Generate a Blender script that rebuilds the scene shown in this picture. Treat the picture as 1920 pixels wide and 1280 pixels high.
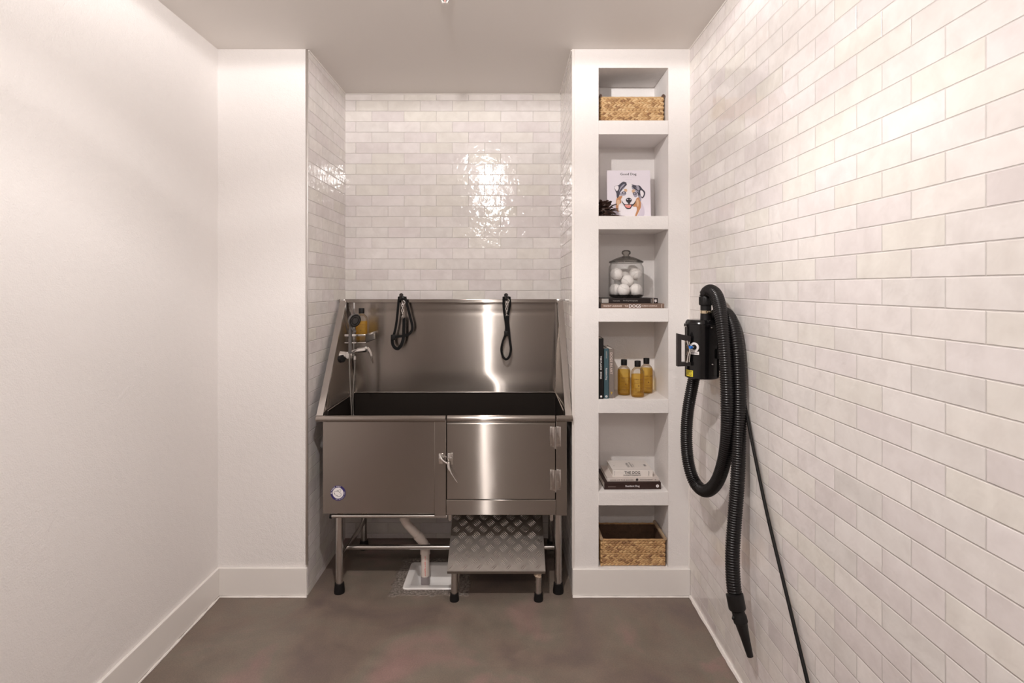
import bpy, bmesh, math, random
from mathutils import Vector, Matrix, Euler

sc = bpy.context.scene
for o in list(bpy.data.objects):
    bpy.data.objects.remove(o)
COL = sc.collection
random.seed(7)
PI = math.pi

# ------------------------------------------------------------------ camera
FOC = 1055.0            # focal length in pixels of a 1920 px wide frame
VX, VY = 955.0, 540.0   # vanishing point of the depth axis
CAMZ = 1.57
cd = bpy.data.cameras.new('camera')
cam = bpy.data.objects.new('camera', cd)
COL.objects.link(cam)
cam.location = (0, 0, CAMZ)
cam.rotation_euler = (PI / 2, 0, 0)
cd.sensor_width = 36
cd.lens = FOC / 1920 * 36
cd.shift_x = (960 - VX) / 1920
cd.shift_y = (VY - 640) / 1920
cd.clip_start = 0.05
sc.camera = cam

# ------------------------------------------------------------------ world, light, exposure
wd = bpy.data.worlds.new('world')
sc.world = wd
wd.use_nodes = True
wd.node_tree.nodes['Background'].inputs[0].default_value = (0.02, 0.019, 0.018, 1)
wd.node_tree.nodes['Background'].inputs[1].default_value = 0.2
vs = sc.view_settings
vs.view_transform = 'Standard'
vs.look = 'None'
vs.gamma = 1
vs.use_curve_mapping = False
vs.exposure = 0.0
sc.cycles.diffuse_bounces = 8

LAMP_W = 116
LAMP_SIGN = -1.0
LAMP_CURVE = [(0.0, 0.6), (0.03, 1.10), (0.11, 0.82), (0.18, 0.60), (0.28, 0.46), (0.375, 0.66), (0.41, 0.56), (0.455, 0.66), (0.54, 1.0), (0.7, 0.95), (0.85, 1.25), (1.0, 1.35)]
LAMP_AIM = (0.56, 0.57, 0.12)     # the optic throws more light towards the alcove
LAMP_COL = (1.0, 0.952, 0.922)
LAMPS = [(-0.24, 1.20), (-0.26, -0.90), (-0.26, -2.5)]  # the rearmost lamp is unseen, added to lift the ambient light
CEIL = 2.79


def lamp(x, y, power):
    """wide downlight under a shallow dome; the photometric curve follows the angle from straight down"""
    ld = bpy.data.lights.new('downlight_lamp', 'POINT')
    ld.energy = power
    ld.color = LAMP_COL
    ld.shadow_soft_size = 0.024
    ld.use_nodes = True
    lt = ld.node_tree
    em_ = lt.nodes['Emission']
    tc = lt.nodes.new('ShaderNodeTexCoord')
    sx = lt.nodes.new('ShaderNodeSeparateXYZ')
    lt.links.new(tc.outputs['Normal'], sx.inputs[0])
    ng = lt.nodes.new('ShaderNodeMath')
    ng.operation = 'MULTIPLY'
    ng.inputs[1].default_value = LAMP_SIGN
    lt.links.new(sx.outputs[2], ng.inputs[0])
    cr = lt.nodes.new('ShaderNodeValToRGB')          # position = cosine of the angle from straight down
    els = cr.color_ramp.elements
    while len(els) < len(LAMP_CURVE):
        els.new(0.5)
    for e_, (p_, v_) in zip(els, LAMP_CURVE):
        e_.position = p_
        e_.color = (v_, v_, v_, 1)
    lt.links.new(ng.outputs[0], cr.inputs[0])
    aim = lt.nodes.new('ShaderNodeMath')
    aim.operation = 'MULTIPLY_ADD'
    aim.inputs[1].default_value = LAMP_AIM[1] * -LAMP_SIGN
    aim.inputs[2].default_value = LAMP_AIM[0]
    lt.links.new(sx.outputs[1], aim.inputs[0])
    pr_ = lt.nodes.new('ShaderNodeMath')
    pr_.operation = 'MULTIPLY'
    aim2 = lt.nodes.new('ShaderNodeMath')
    aim2.operation = 'MULTIPLY_ADD'
    aim2.inputs[1].default_value = LAMP_AIM[2] * -LAMP_SIGN
    lt.links.new(sx.outputs[0], aim2.inputs[0])
    lt.links.new(aim.outputs[0], aim2.inputs[2])
    lt.links.new(aim2.outputs[0], pr_.inputs[0])
    lt.links.new(cr.outputs[0], pr_.inputs[1])
    lt.links.new(pr_.outputs[0], em_.inputs['Strength'])
    lo = bpy.data.objects.new('downlight_lamp', ld)
    COL.objects.link(lo)
    lo.location = (x, y, CEIL - 0.05)
    return lo


lamps = [lamp(x, y, LAMP_W * k) for (x, y), k in zip(LAMPS, (1.0, 0.50, 0.22))]


# ------------------------------------------------------------------ node helpers
def new_mat(name):
    m = bpy.data.materials.new(name)
    m.use_nodes = True
    nt = m.node_tree
    nt.nodes.clear()
    out = nt.nodes.new('ShaderNodeOutputMaterial')
    return m, nt, out


def principled(nt, color=(0.8, 0.8, 0.8), rough=0.5, metal=0.0, **kw):
    p = nt.nodes.new('ShaderNodeBsdfPrincipled')
    p.inputs['Base Color'].default_value = (*color, 1)
    p.inputs['Roughness'].default_value = rough
    p.inputs['Metallic'].default_value = metal
    for k, v in kw.items():
        p.inputs[k].default_value = v
    return p


def math_node(nt, op, a, b=None, c=None):
    n = nt.nodes.new('ShaderNodeMath')
    n.operation = op
    for i, v in enumerate((a, b, c)):
        if v is None:
            continue
        if isinstance(v, (int, float)):
            n.inputs[i].default_value = v
        else:
            nt.links.new(v, n.inputs[i])
    return n.outputs[0]


def noise(nt, vec, scale, detail=3, rough=0.5, dist=0.0):
    n = nt.nodes.new('ShaderNodeTexNoise')
    n.inputs['Scale'].default_value = scale
    n.inputs['Detail'].default_value = detail
    n.inputs['Roughness'].default_value = rough
    n.inputs['Distortion'].default_value = dist
    if vec is not None:
        nt.links.new(vec, n.inputs['Vector'])
    return n


def ramp(nt, fac, stops, interp='LINEAR'):
    r = nt.nodes.new('ShaderNodeValToRGB')
    r.color_ramp.interpolation = interp
    els = r.color_ramp.elements
    while len(els) < len(stops):
        els.new(0.5)
    for e, (p, c) in zip(els, stops):
        e.position = p
        e.color = (*c, 1) if len(c) == 3 else c
    nt.links.new(fac, r.inputs[0])
    return r.outputs[0]


def mix_col(nt, fac, a, b, blend='MIX'):
    n = nt.nodes.new('ShaderNodeMix')
    n.data_type = 'RGBA'
    n.blend_type = blend
    for sock, v in ((n.inputs[0], fac), (n.inputs[6], a), (n.inputs[7], b)):
        if isinstance(v, (int, float)):
            sock.default_value = v
        elif isinstance(v, tuple):
            sock.default_value = (*v, 1)
        else:
            nt.links.new(v, sock)
    return n.outputs[2]


def bump(nt, height, dist=1.0, strength=1.0):
    b = nt.nodes.new('ShaderNodeBump')
    b.inputs['Strength'].default_value = strength
    b.inputs['Distance'].default_value = dist
    nt.links.new(height, b.inputs['Height'])
    return b.outputs[0]


def position(nt):
    return nt.nodes.new('ShaderNodeNewGeometry').outputs['Position']


def objcoord(nt):
    return nt.nodes.new('ShaderNodeTexCoord').outputs['Object']


def simple(name, color, rough=0.5, metal=0.0, bump_scale=None, bump_amt=0.0, var=0.0, **kw):
    m, nt, out = new_mat(name)
    p = principled(nt, color, rough, metal, **kw)
    co = objcoord(nt)
    if var:
        n = noise(nt, co, 40, 3)
        c = mix_col(nt, n.outputs['Fac'], tuple(x * (1 - var) for x in color), tuple(min(1, x * (1 + var)) for x in color))
        nt.links.new(c, p.inputs['Base Color'])
    if bump_scale:
        n = noise(nt, co, bump_scale, 4)
        h = math_node(nt, 'MULTIPLY', n.outputs['Fac'], bump_amt)
        nt.links.new(bump(nt, h), p.inputs['Normal'])
    nt.links.new(p.outputs[0], out.inputs[0])
    return m


def paint(name, color, amp=0.0013, scale=190, rough=0.62):
    m, nt, out = new_mat(name)
    p = principled(nt, color, rough)
    pos = position(nt)
    n = noise(nt, pos, scale, 2, 0.5)
    n2 = noise(nt, pos, 34, 2, 0.5)
    h = math_node(nt, 'ADD', math_node(nt, 'MULTIPLY', n.outputs['Fac'], amp),
                  math_node(nt, 'MULTIPLY', n2.outputs['Fac'], amp * 1.4))
    nt.links.new(bump(nt, h), p.inputs['Normal'])
    nt.links.new(p.outputs[0], out.inputs[0])
    return m


TW, TH, GROUT = 0.2025, 0.0663, 0.0018


def tile(name, axis, u0, v0, seed, rough=0.09, wave=0.0019, tiltamp=0.02):
    """glazed handmade tiles in running bond, laid out in metres on the wall"""
    m, nt, out = new_mat(name)
    pos = position(nt)
    sep = nt.nodes.new('ShaderNodeSeparateXYZ')
    nt.links.new(pos, sep.inputs[0])
    U = sep.outputs[0 if axis == 'x' else 1]
    Z = sep.outputs[2]
    u = math_node(nt, 'DIVIDE', math_node(nt, 'SUBTRACT', U, u0), TW)
    v = math_node(nt, 'DIVIDE', math_node(nt, 'SUBTRACT', Z, v0), TH)
    row = math_node(nt, 'FLOOR', v)
    par = math_node(nt, 'FLOORED_MODULO', row, 2.0)
    u2 = math_node(nt, 'ADD', u, math_node(nt, 'MULTIPLY', par, 0.5))
    colm = math_node(nt, 'FLOOR', u2)
    fu = math_node(nt, 'SUBTRACT', u2, colm)
    fv = math_node(nt, 'SUBTRACT', v, row)
    eu = math_node(nt, 'MULTIPLY', math_node(nt, 'MINIMUM', fu, math_node(nt, 'SUBTRACT', 1.0, fu)), TW)
    ev = math_node(nt, 'MULTIPLY', math_node(nt, 'MINIMUM', fv, math_node(nt, 'SUBTRACT', 1.0, fv)), TH)
    wob = noise(nt, pos, 60, 2)
    e = math_node(nt, 'ADD', math_node(nt, 'MINIMUM', eu, ev),
                  math_node(nt, 'MULTIPLY', math_node(nt, 'SUBTRACT', wob.outputs['Fac'], 0.5), 0.0012))
    mr = nt.nodes.new('ShaderNodeMapRange')
    mr.interpolation_type = 'SMOOTHSTEP'
    nt.links.new(e, mr.inputs['Value'])
    mr.inputs['From Min'].default_value = GROUT * 0.35
    mr.inputs['From Max'].default_value = GROUT * 0.35 + 0.0022
    mask = mr.outputs[0]
    mr2 = nt.nodes.new('ShaderNodeMapRange')
    mr2.interpolation_type = 'SMOOTHSTEP'
    nt.links.new(e, mr2.inputs['Value'])
    mr2.inputs['From Min'].default_value = GROUT * 0.4
    mr2.inputs['From Max'].default_value = GROUT * 0.4 + 0.0008
    cmask = mr2.outputs[0]
    cv = nt.nodes.new('ShaderNodeCombineXYZ')
    nt.links.new(colm, cv.inputs[0])
    nt.links.new(row, cv.inputs[1])
    cv.inputs[2].default_value = seed
    wn = nt.nodes.new('ShaderNodeTexWhiteNoise')
    wn.noise_dimensions = '3D'
    nt.links.new(cv.outputs[0], wn.inputs['Vector'])
    rs = nt.nodes.new('ShaderNodeSeparateColor')
    nt.links.new(wn.outputs['Color'], rs.inputs[0])
    r1, r2, r3 = rs.outputs
    base = ramp(nt, wn.outputs['Value'], [
        (0.0, (0.755, 0.705, 0.70)), (0.25, (0.83, 0.785, 0.78)), (0.5, (0.80, 0.77, 0.72)),
        (0.75, (0.84, 0.80, 0.785)), (1.0, (0.765, 0.735, 0.715))])
    # cloudy glaze, different on each tile
    off = nt.nodes.new('ShaderNodeVectorMath')
    off.operation = 'MULTIPLY_ADD'
    nt.links.new(cv.outputs[0], off.inputs[0])
    off.inputs[1].default_value = (3.71, 5.13, 1.0)
    nt.links.new(pos, off.inputs[2])
    cl = noise(nt, off.outputs[0], 13, 3, 0.55, 0.4)
    cloud = ramp(nt, cl.outputs['Fac'], [(0.3, (0.90, 0.89, 0.885)), (0.65, (1, 1, 1))])
    base = mix_col(nt, 1.0, base, cloud, 'MULTIPLY')
    colr = mix_col(nt, cmask, (0.60, 0.56, 0.54), base)
    p = principled(nt, (0.8, 0.8, 0.8), rough)
    nt.links.new(colr, p.inputs['Base Color'])
    ro = nt.nodes.new('ShaderNodeMapRange')
    nt.links.new(cmask, ro.inputs['Value'])
    ro.inputs['To Min'].default_value = 0.7
    ro.inputs['To Max'].default_value = rough
    nt.links.new(ro.outputs[0], p.inputs['Roughness'])
    wv = noise(nt, off.outputs[0], 24, 2, 0.45, 0.3)
    h = math_node(nt, 'MULTIPLY', wv.outputs['Fac'], wave)
    tu = math_node(nt, 'MULTIPLY', math_node(nt, 'MULTIPLY', math_node(nt, 'SUBTRACT', fu, 0.5), TW),
                   math_node(nt, 'MULTIPLY', math_node(nt, 'SUBTRACT', r1, 0.5), tiltamp))
    tv = math_node(nt, 'MULTIPLY', math_node(nt, 'MULTIPLY', math_node(nt, 'SUBTRACT', fv, 0.5), TH),
                   math_node(nt, 'MULTIPLY', math_node(nt, 'SUBTRACT', r2, 0.5), tiltamp * 1.5))
    h = math_node(nt, 'ADD', math_node(nt, 'ADD', h, tu), tv)
    h = math_node(nt, 'ADD', h, math_node(nt, 'MULTIPLY', mask, 0.0011))
    nt.links.new(bump(nt, h), p.inputs['Normal'])
    nt.links.new(p.outputs[0], out.inputs[0])
    return m


def steel(name, tangent, narrow=0.022, wide=0.12, color=(0.385, 0.347, 0.317), wav=0.0004, haze=0.30):
    """brushed stainless steel; the grooves run along the tangent, so highlights smear across them"""
    m, nt, out = new_mat(name)
    cx = nt.nodes.new('ShaderNodeCombineXYZ')
    for i in range(3):
        cx.inputs[i].default_value = tangent[i]
    pos = position(nt)
    big = noise(nt, pos, 6, 1, 0.4)
    h = math_node(nt, 'MULTIPLY', big.outputs['Fac'], wav)
    nrm = bump(nt, h)
    mp = nt.nodes.new('ShaderNodeMapping')
    mp.inputs['Scale'].default_value = tuple(5 if t > 0.5 else 900 for t in tangent)
    nt.links.new(pos, mp.inputs[0])
    n = noise(nt, mp.outputs[0], 1.0, 3, 0.6)
    c = mix_col(nt, n.outputs['Fac'], tuple(x * 0.93 for x in color), tuple(x * 1.07 for x in color))
    lobes = []
    for na, wi in ((narrow, wide), (0.0055, 0.42)):
        g = nt.nodes.new('ShaderNodeBsdfAnisotropic')
        g.distribution = 'GGX'
        g.inputs['Roughness'].default_value = math.sqrt(math.sqrt(na * wi))
        g.inputs['Anisotropy'].default_value = STEEL_SIGN * (1 - math.sqrt(na / wi))
        nt.links.new(cx.outputs[0], g.inputs['Tangent'])
        nt.links.new(nrm, g.inputs['Normal'])
        nt.links.new(c, g.inputs['Color'])
        lobes.append(g)
    mx = nt.nodes.new('ShaderNodeMixShader')
    mx.inputs[0].default_value = haze
    nt.links.new(lobes[0].outputs[0], mx.inputs[1])
    nt.links.new(lobes[1].outputs[0], mx.inputs[2])
    nt.links.new(mx.outputs[0], out.inputs[0])
    return m


STEEL_SIGN = 1.0


def concrete(name, sink):
    m, nt, out = new_mat(name)
    pos = position(nt)
    big = noise(nt, pos, 1.7, 4, 0.55, 0.6)
    mid = noise(nt, pos, 9, 5, 0.6)
    fine = noise(nt, pos, 160, 3, 0.7)
    c = ramp(nt, big.outputs['Fac'], [(0.34, (0.140, 0.104, 0.092)), (0.45, (0.182, 0.140, 0.113)),
                                     (0.54, (0.188, 0.158, 0.126)), (0.64, (0.262, 0.170, 0.152))])
    c2 = ramp(nt, mid.outputs['Fac'], [(0.3, (0.86, 0.86, 0.86)), (0.7, (1.12, 1.1, 1.1))])
    c = mix_col(nt, 1.0, c, c2, 'MULTIPLY')
    c3 = ramp(nt, fine.outputs['Fac'], [(0.3, (0.84, 0.84, 0.84)), (0.7, (1.13, 1.13, 1.13))])
    c = mix_col(nt, 1.0, c, c3, 'MULTIPLY')
    # rough re-poured collar round the floor sink
    x0, x1, y0, y1 = sink
    sep = nt.nodes.new('ShaderNodeSeparateXYZ')
    nt.links.new(pos, sep.inputs[0])
    dx = math_node(nt, 'SUBTRACT', math_node(nt, 'ABSOLUTE', math_node(nt, 'SUBTRACT', sep.outputs[0], (x0 + x1) / 2)), (x1 - x0) / 2)
    dy = math_node(nt, 'SUBTRACT', math_node(nt, 'ABSOLUTE', math_node(nt, 'SUBTRACT', sep.outputs[1], (y0 + y1) / 2)), (y1 - y0) / 2)
    dd = math_node(nt, 'MAXIMUM', dx, dy)
    edge = noise(nt, pos, 16, 4, 0.6)
    dd = math_node(nt, 'ADD', dd, math_node(nt, 'MULTIPLY', math_node(nt, 'SUBTRACT', edge.outputs['Fac'], 0.5), 0.09))
    mr = nt.nodes.new('ShaderNodeMapRange')
    nt.links.new(dd, mr.inputs['Value'])
    mr.inputs['From Min'].default_value = 0.045
    mr.inputs['From Max'].default_value = 0.062
    mr.inputs['To Min'].default_value = 1
    mr.inputs['To Max'].default_value = 0
    grit = noise(nt, pos, 75, 5, 0.75)
    gc = ramp(nt, grit.outputs['Fac'], [(0.36, (0.09, 0.072, 0.062)), (0.5, (0.26, 0.215, 0.185)), (0.66, (0.50, 0.44, 0.39))])
    c = mix_col(nt, mr.outputs[0], c, gc)
    p = principled(nt, (0.15, 0.12, 0.1), 0.55)
    nt.links.new(c, p.inputs['Base Color'])
    hr = math_node(nt, 'MULTIPLY', math_node(nt, 'MULTIPLY', grit.outputs['Fac'], mr.outputs[0]), 0.012)
    h = math_node(nt, 'ADD', math_node(nt, 'MULTIPLY', fine.outputs['Fac'], 0.0007), hr)
    nt.links.new(bump(nt, h), p.inputs['Normal'])
    rg = ramp(nt, mid.outputs['Fac'], [(0.3, (0.42, 0.42, 0.42)), (0.7, (0.6, 0.6, 0.6))])
    nt.links.new(rg, p.inputs['Roughness'])
    nt.links.new(p.outputs[0], out.inputs[0])
    return m


def thin_glass(name, tint=(0.97, 0.975, 0.97), edge=(0.5, 0.5, 0.49), refl=0.5):
    m, nt, out = new_mat(name)
    lw = nt.nodes.new('ShaderNodeLayerWeight')
    lw.inputs['Blend'].default_value = 0.35
    c = ramp(nt, lw.outputs['Facing'], [(0.35, tint), (0.95, edge)])
    tr = nt.nodes.new('ShaderNodeBsdfTransparent')
    nt.links.new(c, tr.inputs[0])
    gl = nt.nodes.new('ShaderNodeBsdfGlossy')
    gl.inputs['Roughness'].default_value = 0.03
    fr = nt.nodes.new('ShaderNodeFresnel')
    fr.inputs['IOR'].default_value = 1.5
    mx = nt.nodes.new('ShaderNodeMixShader')
    nt.links.new(math_node(nt, 'MULTIPLY', fr.outputs[0], refl), mx.inputs[0])
    nt.links.new(tr.outputs[0], mx.inputs[1])
    nt.links.new(gl.outputs[0], mx.inputs[2])
    nt.links.new(mx.outputs[0], out.inputs[0])
    return m


def amber_liquid(name):
    m, nt, out = new_mat(name)
    tr = nt.nodes.new('ShaderNodeBsdfTransparent')
    tr.inputs[0].default_value = (0.99, 0.86, 0.46, 1)
    tl = nt.nodes.new('ShaderNodeBsdfTranslucent')
    tl.inputs[0].default_value = (1.0, 0.68, 0.17, 1)
    df = nt.nodes.new('ShaderNodeBsdfDiffuse')
    df.inputs[0].default_value = (0.95, 0.60, 0.11, 1)
    m1 = nt.nodes.new('ShaderNodeMixShader')
    m1.inputs[0].default_value = 0.5
    nt.links.new(tl.outputs[0], m1.inputs[1])
    nt.links.new(df.outputs[0], m1.inputs[2])
    m2 = nt.nodes.new('ShaderNodeMixShader')
    m2.inputs[0].default_value = 0.24
    nt.links.new(tr.outputs[0], m2.inputs[1])
    nt.links.new(m1.outputs[0], m2.inputs[2])
    nt.links.new(m2.outputs[0], out.inputs[0])
    return m


def wicker(name, a, b, dark):
    m, nt, out = new_mat(name)
    ge = nt.nodes.new('ShaderNodeNewGeometry')
    co = objcoord(nt)
    n = noise(nt, co, 22, 3)
    f = math_node(nt, 'ADD', math_node(nt, 'MULTIPLY', ge.outputs['Random Per Island'], 0.6), math_node(nt, 'MULTIPLY', n.outputs['Fac'], 0.4))
    c = ramp(nt, f, [(0.15, dark), (0.4, a), (0.8, b)])
    mp = nt.nodes.new('ShaderNodeMapping')
    mp.inputs['Scale'].default_value = (60, 60, 500)
    nt.links.new(co, mp.inputs[0])
    s = noise(nt, mp.outputs[0], 1, 2)
    c = mix_col(nt, 0.35, c, ramp(nt, s.outputs['Fac'], [(0.3, (0.4, 0.4, 0.4)), (0.7, (1, 1, 1))]), 'MULTIPLY')
    p = principled(nt, a, 0.62)
    nt.links.new(c, p.inputs['Base Color'])
    nt.links.new(p.outputs[0], out.inputs[0])
    return m


M = {}
SINK = (-0.560, -0.270, 2.930, 3.216)
M['paint'] = paint('white_wall_paint', (0.81, 0.780, 0.765))
M['rear'] = paint('taupe_rear_paint', (0.80, 0.77, 0.75))
M['ceil'] = paint('ceiling_paint', (0.80, 0.765, 0.73), 0.0003)
M['trim'] = simple('trim_paint', (0.80, 0.765, 0.735), 0.35)
M['caulk'] = simple('white_caulk', (0.82, 0.78, 0.75), 0.5)
M['floor'] = concrete('sealed_concrete', SINK)
M['tile_right'] = tile('glazed_tile_right', 'y', 1.290, 1.593, 3.0)
M['tile_back'] = tile('glazed_tile_back', 'x', -0.965, 1.5545 - 0.0663, 11.0)
M['tile_left'] = tile('glazed_tile_alcove_left', 'y', 3.10, 1.494, 23.0)
M['tile_aright'] = tile('glazed_tile_alcove_right', 'y', 3.02, 1.494, 31.0)
M['edge'] = simple('tile_edge_metal', (0.62, 0.59, 0.57), 0.35, 1.0)
M['steel_x'] = steel('steel_brushed_lengthwise', (1, 0, 0))
M['steel_y'] = steel('steel_brushed_depthwise', (0, 1, 0))
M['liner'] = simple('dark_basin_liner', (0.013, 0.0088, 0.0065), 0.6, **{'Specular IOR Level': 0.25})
M['steel_t'] = simple('steel_tube', (0.60, 0.565, 0.54), 0.22, 1.0)
M['tread'] = simple('tread_aluminium', (0.42, 0.39, 0.365), 0.34, 1.0, bump_scale=300, bump_amt=0.0003, var=0.12)
M['treadbar'] = simple('tread_bar_aluminium', (0.60, 0.57, 0.54), 0.2, 1.0)
M['chrome'] = simple('chrome', (0.78, 0.76, 0.74), 0.07, 1.0)
M['chrome_dull'] = simple('satin_chrome', (0.70, 0.68, 0.66), 0.2, 1.0)
M['graychrome'] = simple('grey_chrome_plastic', (0.16, 0.15, 0.145), 0.22, 0.6)
M['rubber'] = simple('black_rubber', (0.008, 0.007, 0.007), 0.55, **{'Specular IOR Level': 0.25})
M['strap'] = simple('black_webbing', (0.0065, 0.006, 0.006), 0.8, bump_scale=900, bump_amt=0.0004, **{'Specular IOR Level': 0.2})
M['hookblack'] = simple('black_plastic', (0.009, 0.0075, 0.0075), 0.4, **{'Specular IOR Level': 0.35})
M['pvc'] = simple('white_pvc', (0.74, 0.65, 0.59), 0.35, var=0.06)
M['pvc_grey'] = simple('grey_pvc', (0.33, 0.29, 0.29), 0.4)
M['porcelain'] = simple('white_porcelain', (0.83, 0.80, 0.78), 0.16)
M['tape'] = simple('tan_tape', (0.52, 0.40, 0.30), 0.7, bump_scale=120, bump_amt=0.002, var=0.3)
M['navy'] = simple('navy_ink', (0.030, 0.020, 0.125), 0.4)
M['paperwhite'] = simple('white_paper', (0.84, 0.80, 0.80), 0.5)
M['ink'] = simple('dark_ink', (0.035, 0.03, 0.03), 0.5)
M['darkbrownink'] = simple('brown_ink', (0.12, 0.05, 0.02), 0.5)
M['blackgloss'] = simple('black_gloss_enamel', (0.006, 0.0055, 0.006), 0.16)
M['hose'] = simple('black_ribbed_hose', (0.007, 0.006, 0.0065), 0.27, **{'Specular IOR Level': 0.38})
M['hosesteel'] = simple('shower_hose_metal', (0.34, 0.32, 0.30), 0.3, 1.0)
M['blackmatte'] = simple('matt_black_plastic', (0.008, 0.007, 0.007), 0.45, **{'Specular IOR Level': 0.35})
M['brownblack'] = simple('handle_plastic', (0.022, 0.017, 0.017), 0.4)
M['clamp'] = simple('gold_toned_clamp', (0.74, 0.63, 0.45), 0.2, 1.0)
M['yellow'] = simple('yellow_label', (0.80, 0.66, 0.05), 0.4)
M['blue'] = simple('blue_knob', (0.02, 0.17, 0.62), 0.35)
M['glass'] = thin_glass('clear_glass')
M['glasslid'] = thin_glass('clear_glass_lid', (0.80, 0.79, 0.77), (0.16, 0.15, 0.14), 0.9)
M['clearplastic'] = thin_glass('clear_bottle', (0.98, 0.97, 0.95), (0.60, 0.50, 0.36), 0.6)
M['acrylic'] = thin_glass('clear_caddy', (0.84, 0.82, 0.80), (0.55, 0.53, 0.5), 0.9)
M['amber'] = amber_liquid('amber_soap')
M['ball'] = simple('white_felt', (0.80, 0.765, 0.745), 0.95, bump_scale=260, bump_amt=0.002, var=0.05)
M['ballseam'] = simple('ball_seam', (0.58, 0.54, 0.52), 0.8)
M['wicker'] = wicker('braided_seagrass', (0.52, 0.32, 0.145), (0.68, 0.47, 0.25), (0.24, 0.115, 0.05))
M['wickerdark'] = wicker('braided_seagrass_brown', (0.50, 0.29, 0.125), (0.68, 0.44, 0.21), (0.22, 0.10, 0.045))
M['wickerin'] = simple('basket_lining', (0.10, 0.052, 0.028), 0.8, bump_scale=90, bump_amt=0.006, var=0.4)
M['dowel'] = simple('dark_wood_dowel', (0.085, 0.045, 0.03), 0.45, var=0.2)
M['dowel_tan'] = simple('tan_wood_dowel', (0.42, 0.30, 0.19), 0.5, var=0.25)
M['pages'] = simple('book_pages', (0.74, 0.68, 0.62), 0.8, var=0.06)
M['book_taupe'] = simple('taupe_cloth', (0.165, 0.105, 0.078), 0.6)
M['book_darkbrown'] = simple('dark_brown_cover', (0.017, 0.011, 0.010), 0.45, **{'Specular IOR Level': 0.3})
M['book_maroon'] = simple('maroon_brown_cover', (0.036, 0.018, 0.015), 0.42, **{'Specular IOR Level': 0.3})
M['book_black'] = simple('black_cover', (0.008, 0.007, 0.007), 0.45, **{'Specular IOR Level': 0.3})
M['book_teal'] = simple('teal_cover', (0.050, 0.100, 0.120), 0.45)
M['book_grey'] = simple('warm_grey_cover', (0.20, 0.165, 0.145), 0.5)
M['book_white'] = simple('white_cover', (0.80, 0.75, 0.71), 0.4)
M['book_offwhite'] = simple('off_white_cover', (0.66, 0.59, 0.55), 0.5)
M['cover_lilac'] = simple('lilac_white_cover', (0.82, 0.77, 0.84), 0.4)
M['foil'] = simple('pale_print', (0.72, 0.60, 0.54), 0.5)
M['goldink'] = simple('mustard_ink', (0.55, 0.36, 0.06), 0.5)
M['greypages'] = simple('grey_page_edge', (0.36, 0.34, 0.32), 0.7)
M['bark'] = simple('dark_wood_petals', (0.050, 0.026, 0.019), 0.5, bump_scale=70, bump_amt=0.004, var=0.4)
M['fur_dark'] = simple('print_blue_black', (0.055, 0.05, 0.075), 0.45)
M['fur_grey'] = simple('print_blue_grey', (0.36, 0.34, 0.42), 0.45)
M['fur_white'] = simple('print_white', (0.86, 0.82, 0.86), 0.45)
M['fur_tan'] = simple('print_tan', (0.54, 0.25, 0.11), 0.45)
M['fur_sand'] = simple('print_sand', (0.70, 0.46, 0.29), 0.45)
M['print_pink'] = simple('print_pink', (0.80, 0.27, 0.25), 0.45)
M['print_black'] = simple('print_black', (0.02, 0.016, 0.022), 0.45)
M['print_lilac'] = simple('print_lilac', (0.66, 0.60, 0.70), 0.45)
mm, nt, out = new_mat('lamp_lens')
em = nt.nodes.new('ShaderNodeEmission')
em.inputs[0].default_value = (1, 0.93, 0.87, 1)
em.inputs[1].default_value = 12
nt.links.new(em.outputs[0], out.inputs[0])
M['lens'] = mm


# ------------------------------------------------------------------ object helpers
def at(px, py, d):
    return Vector(((px - VX) * d / FOC, d, CAMZ + (VY - py) * d / FOC))


def props(o, label=None, cat=None, group=None, kind=None):
    if label: o['label'] = label
    if cat: o['category'] = cat
    if group: o['group'] = group
    if kind: o['kind'] = kind
    return o


def thing(name, label, cat, loc=(0, 0, 0), group=None, rot=(0, 0, 0)):
    o = bpy.data.objects.new(name, None)
    o.empty_display_size = 0.05
    COL.objects.link(o)
    o.location = loc
    o.rotation_euler = rot
    return props(o, label, cat, group)


def spline(pts, n=8, closed=False):
    pts = [Vector(p) for p in pts]
    N = len(pts)
    res = []
    for i in range(N if closed else N - 1):
        g = lambda k: pts[k % N] if closed else pts[max(0, min(N - 1, k))]
        p0, p1, p2, p3 = g(i - 1), g(i), g(i + 1), g(i + 2)
        for k in range(n):
            t = k / n
            res.append(0.5 * ((2 * p1) + (p2 - p0) * t + (2 * p0 - 5 * p1 + 4 * p2 - p3) * t * t + (3 * p1 - p0 - 3 * p2 + p3) * t ** 3))
    if not closed:
        res.append(pts[-1])
    return res


def resample(pts, step):
    L = [0.0]
    for a, b in zip(pts, pts[1:]):
        L.append(L[-1] + (b - a).length)
    n = max(2, int(round(L[-1] / step)))
    out_, j = [], 0
    for i in range(n + 1):
        s = L[-1] * i / n
        while j < len(L) - 2 and L[j + 1] < s:
            j += 1
        seg = L[j + 1] - L[j]
        t = 0 if seg < 1e-9 else (s - L[j]) / seg
        out_.append(pts[j].lerp(pts[j + 1], min(1, max(0, t))))
    return out_


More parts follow.
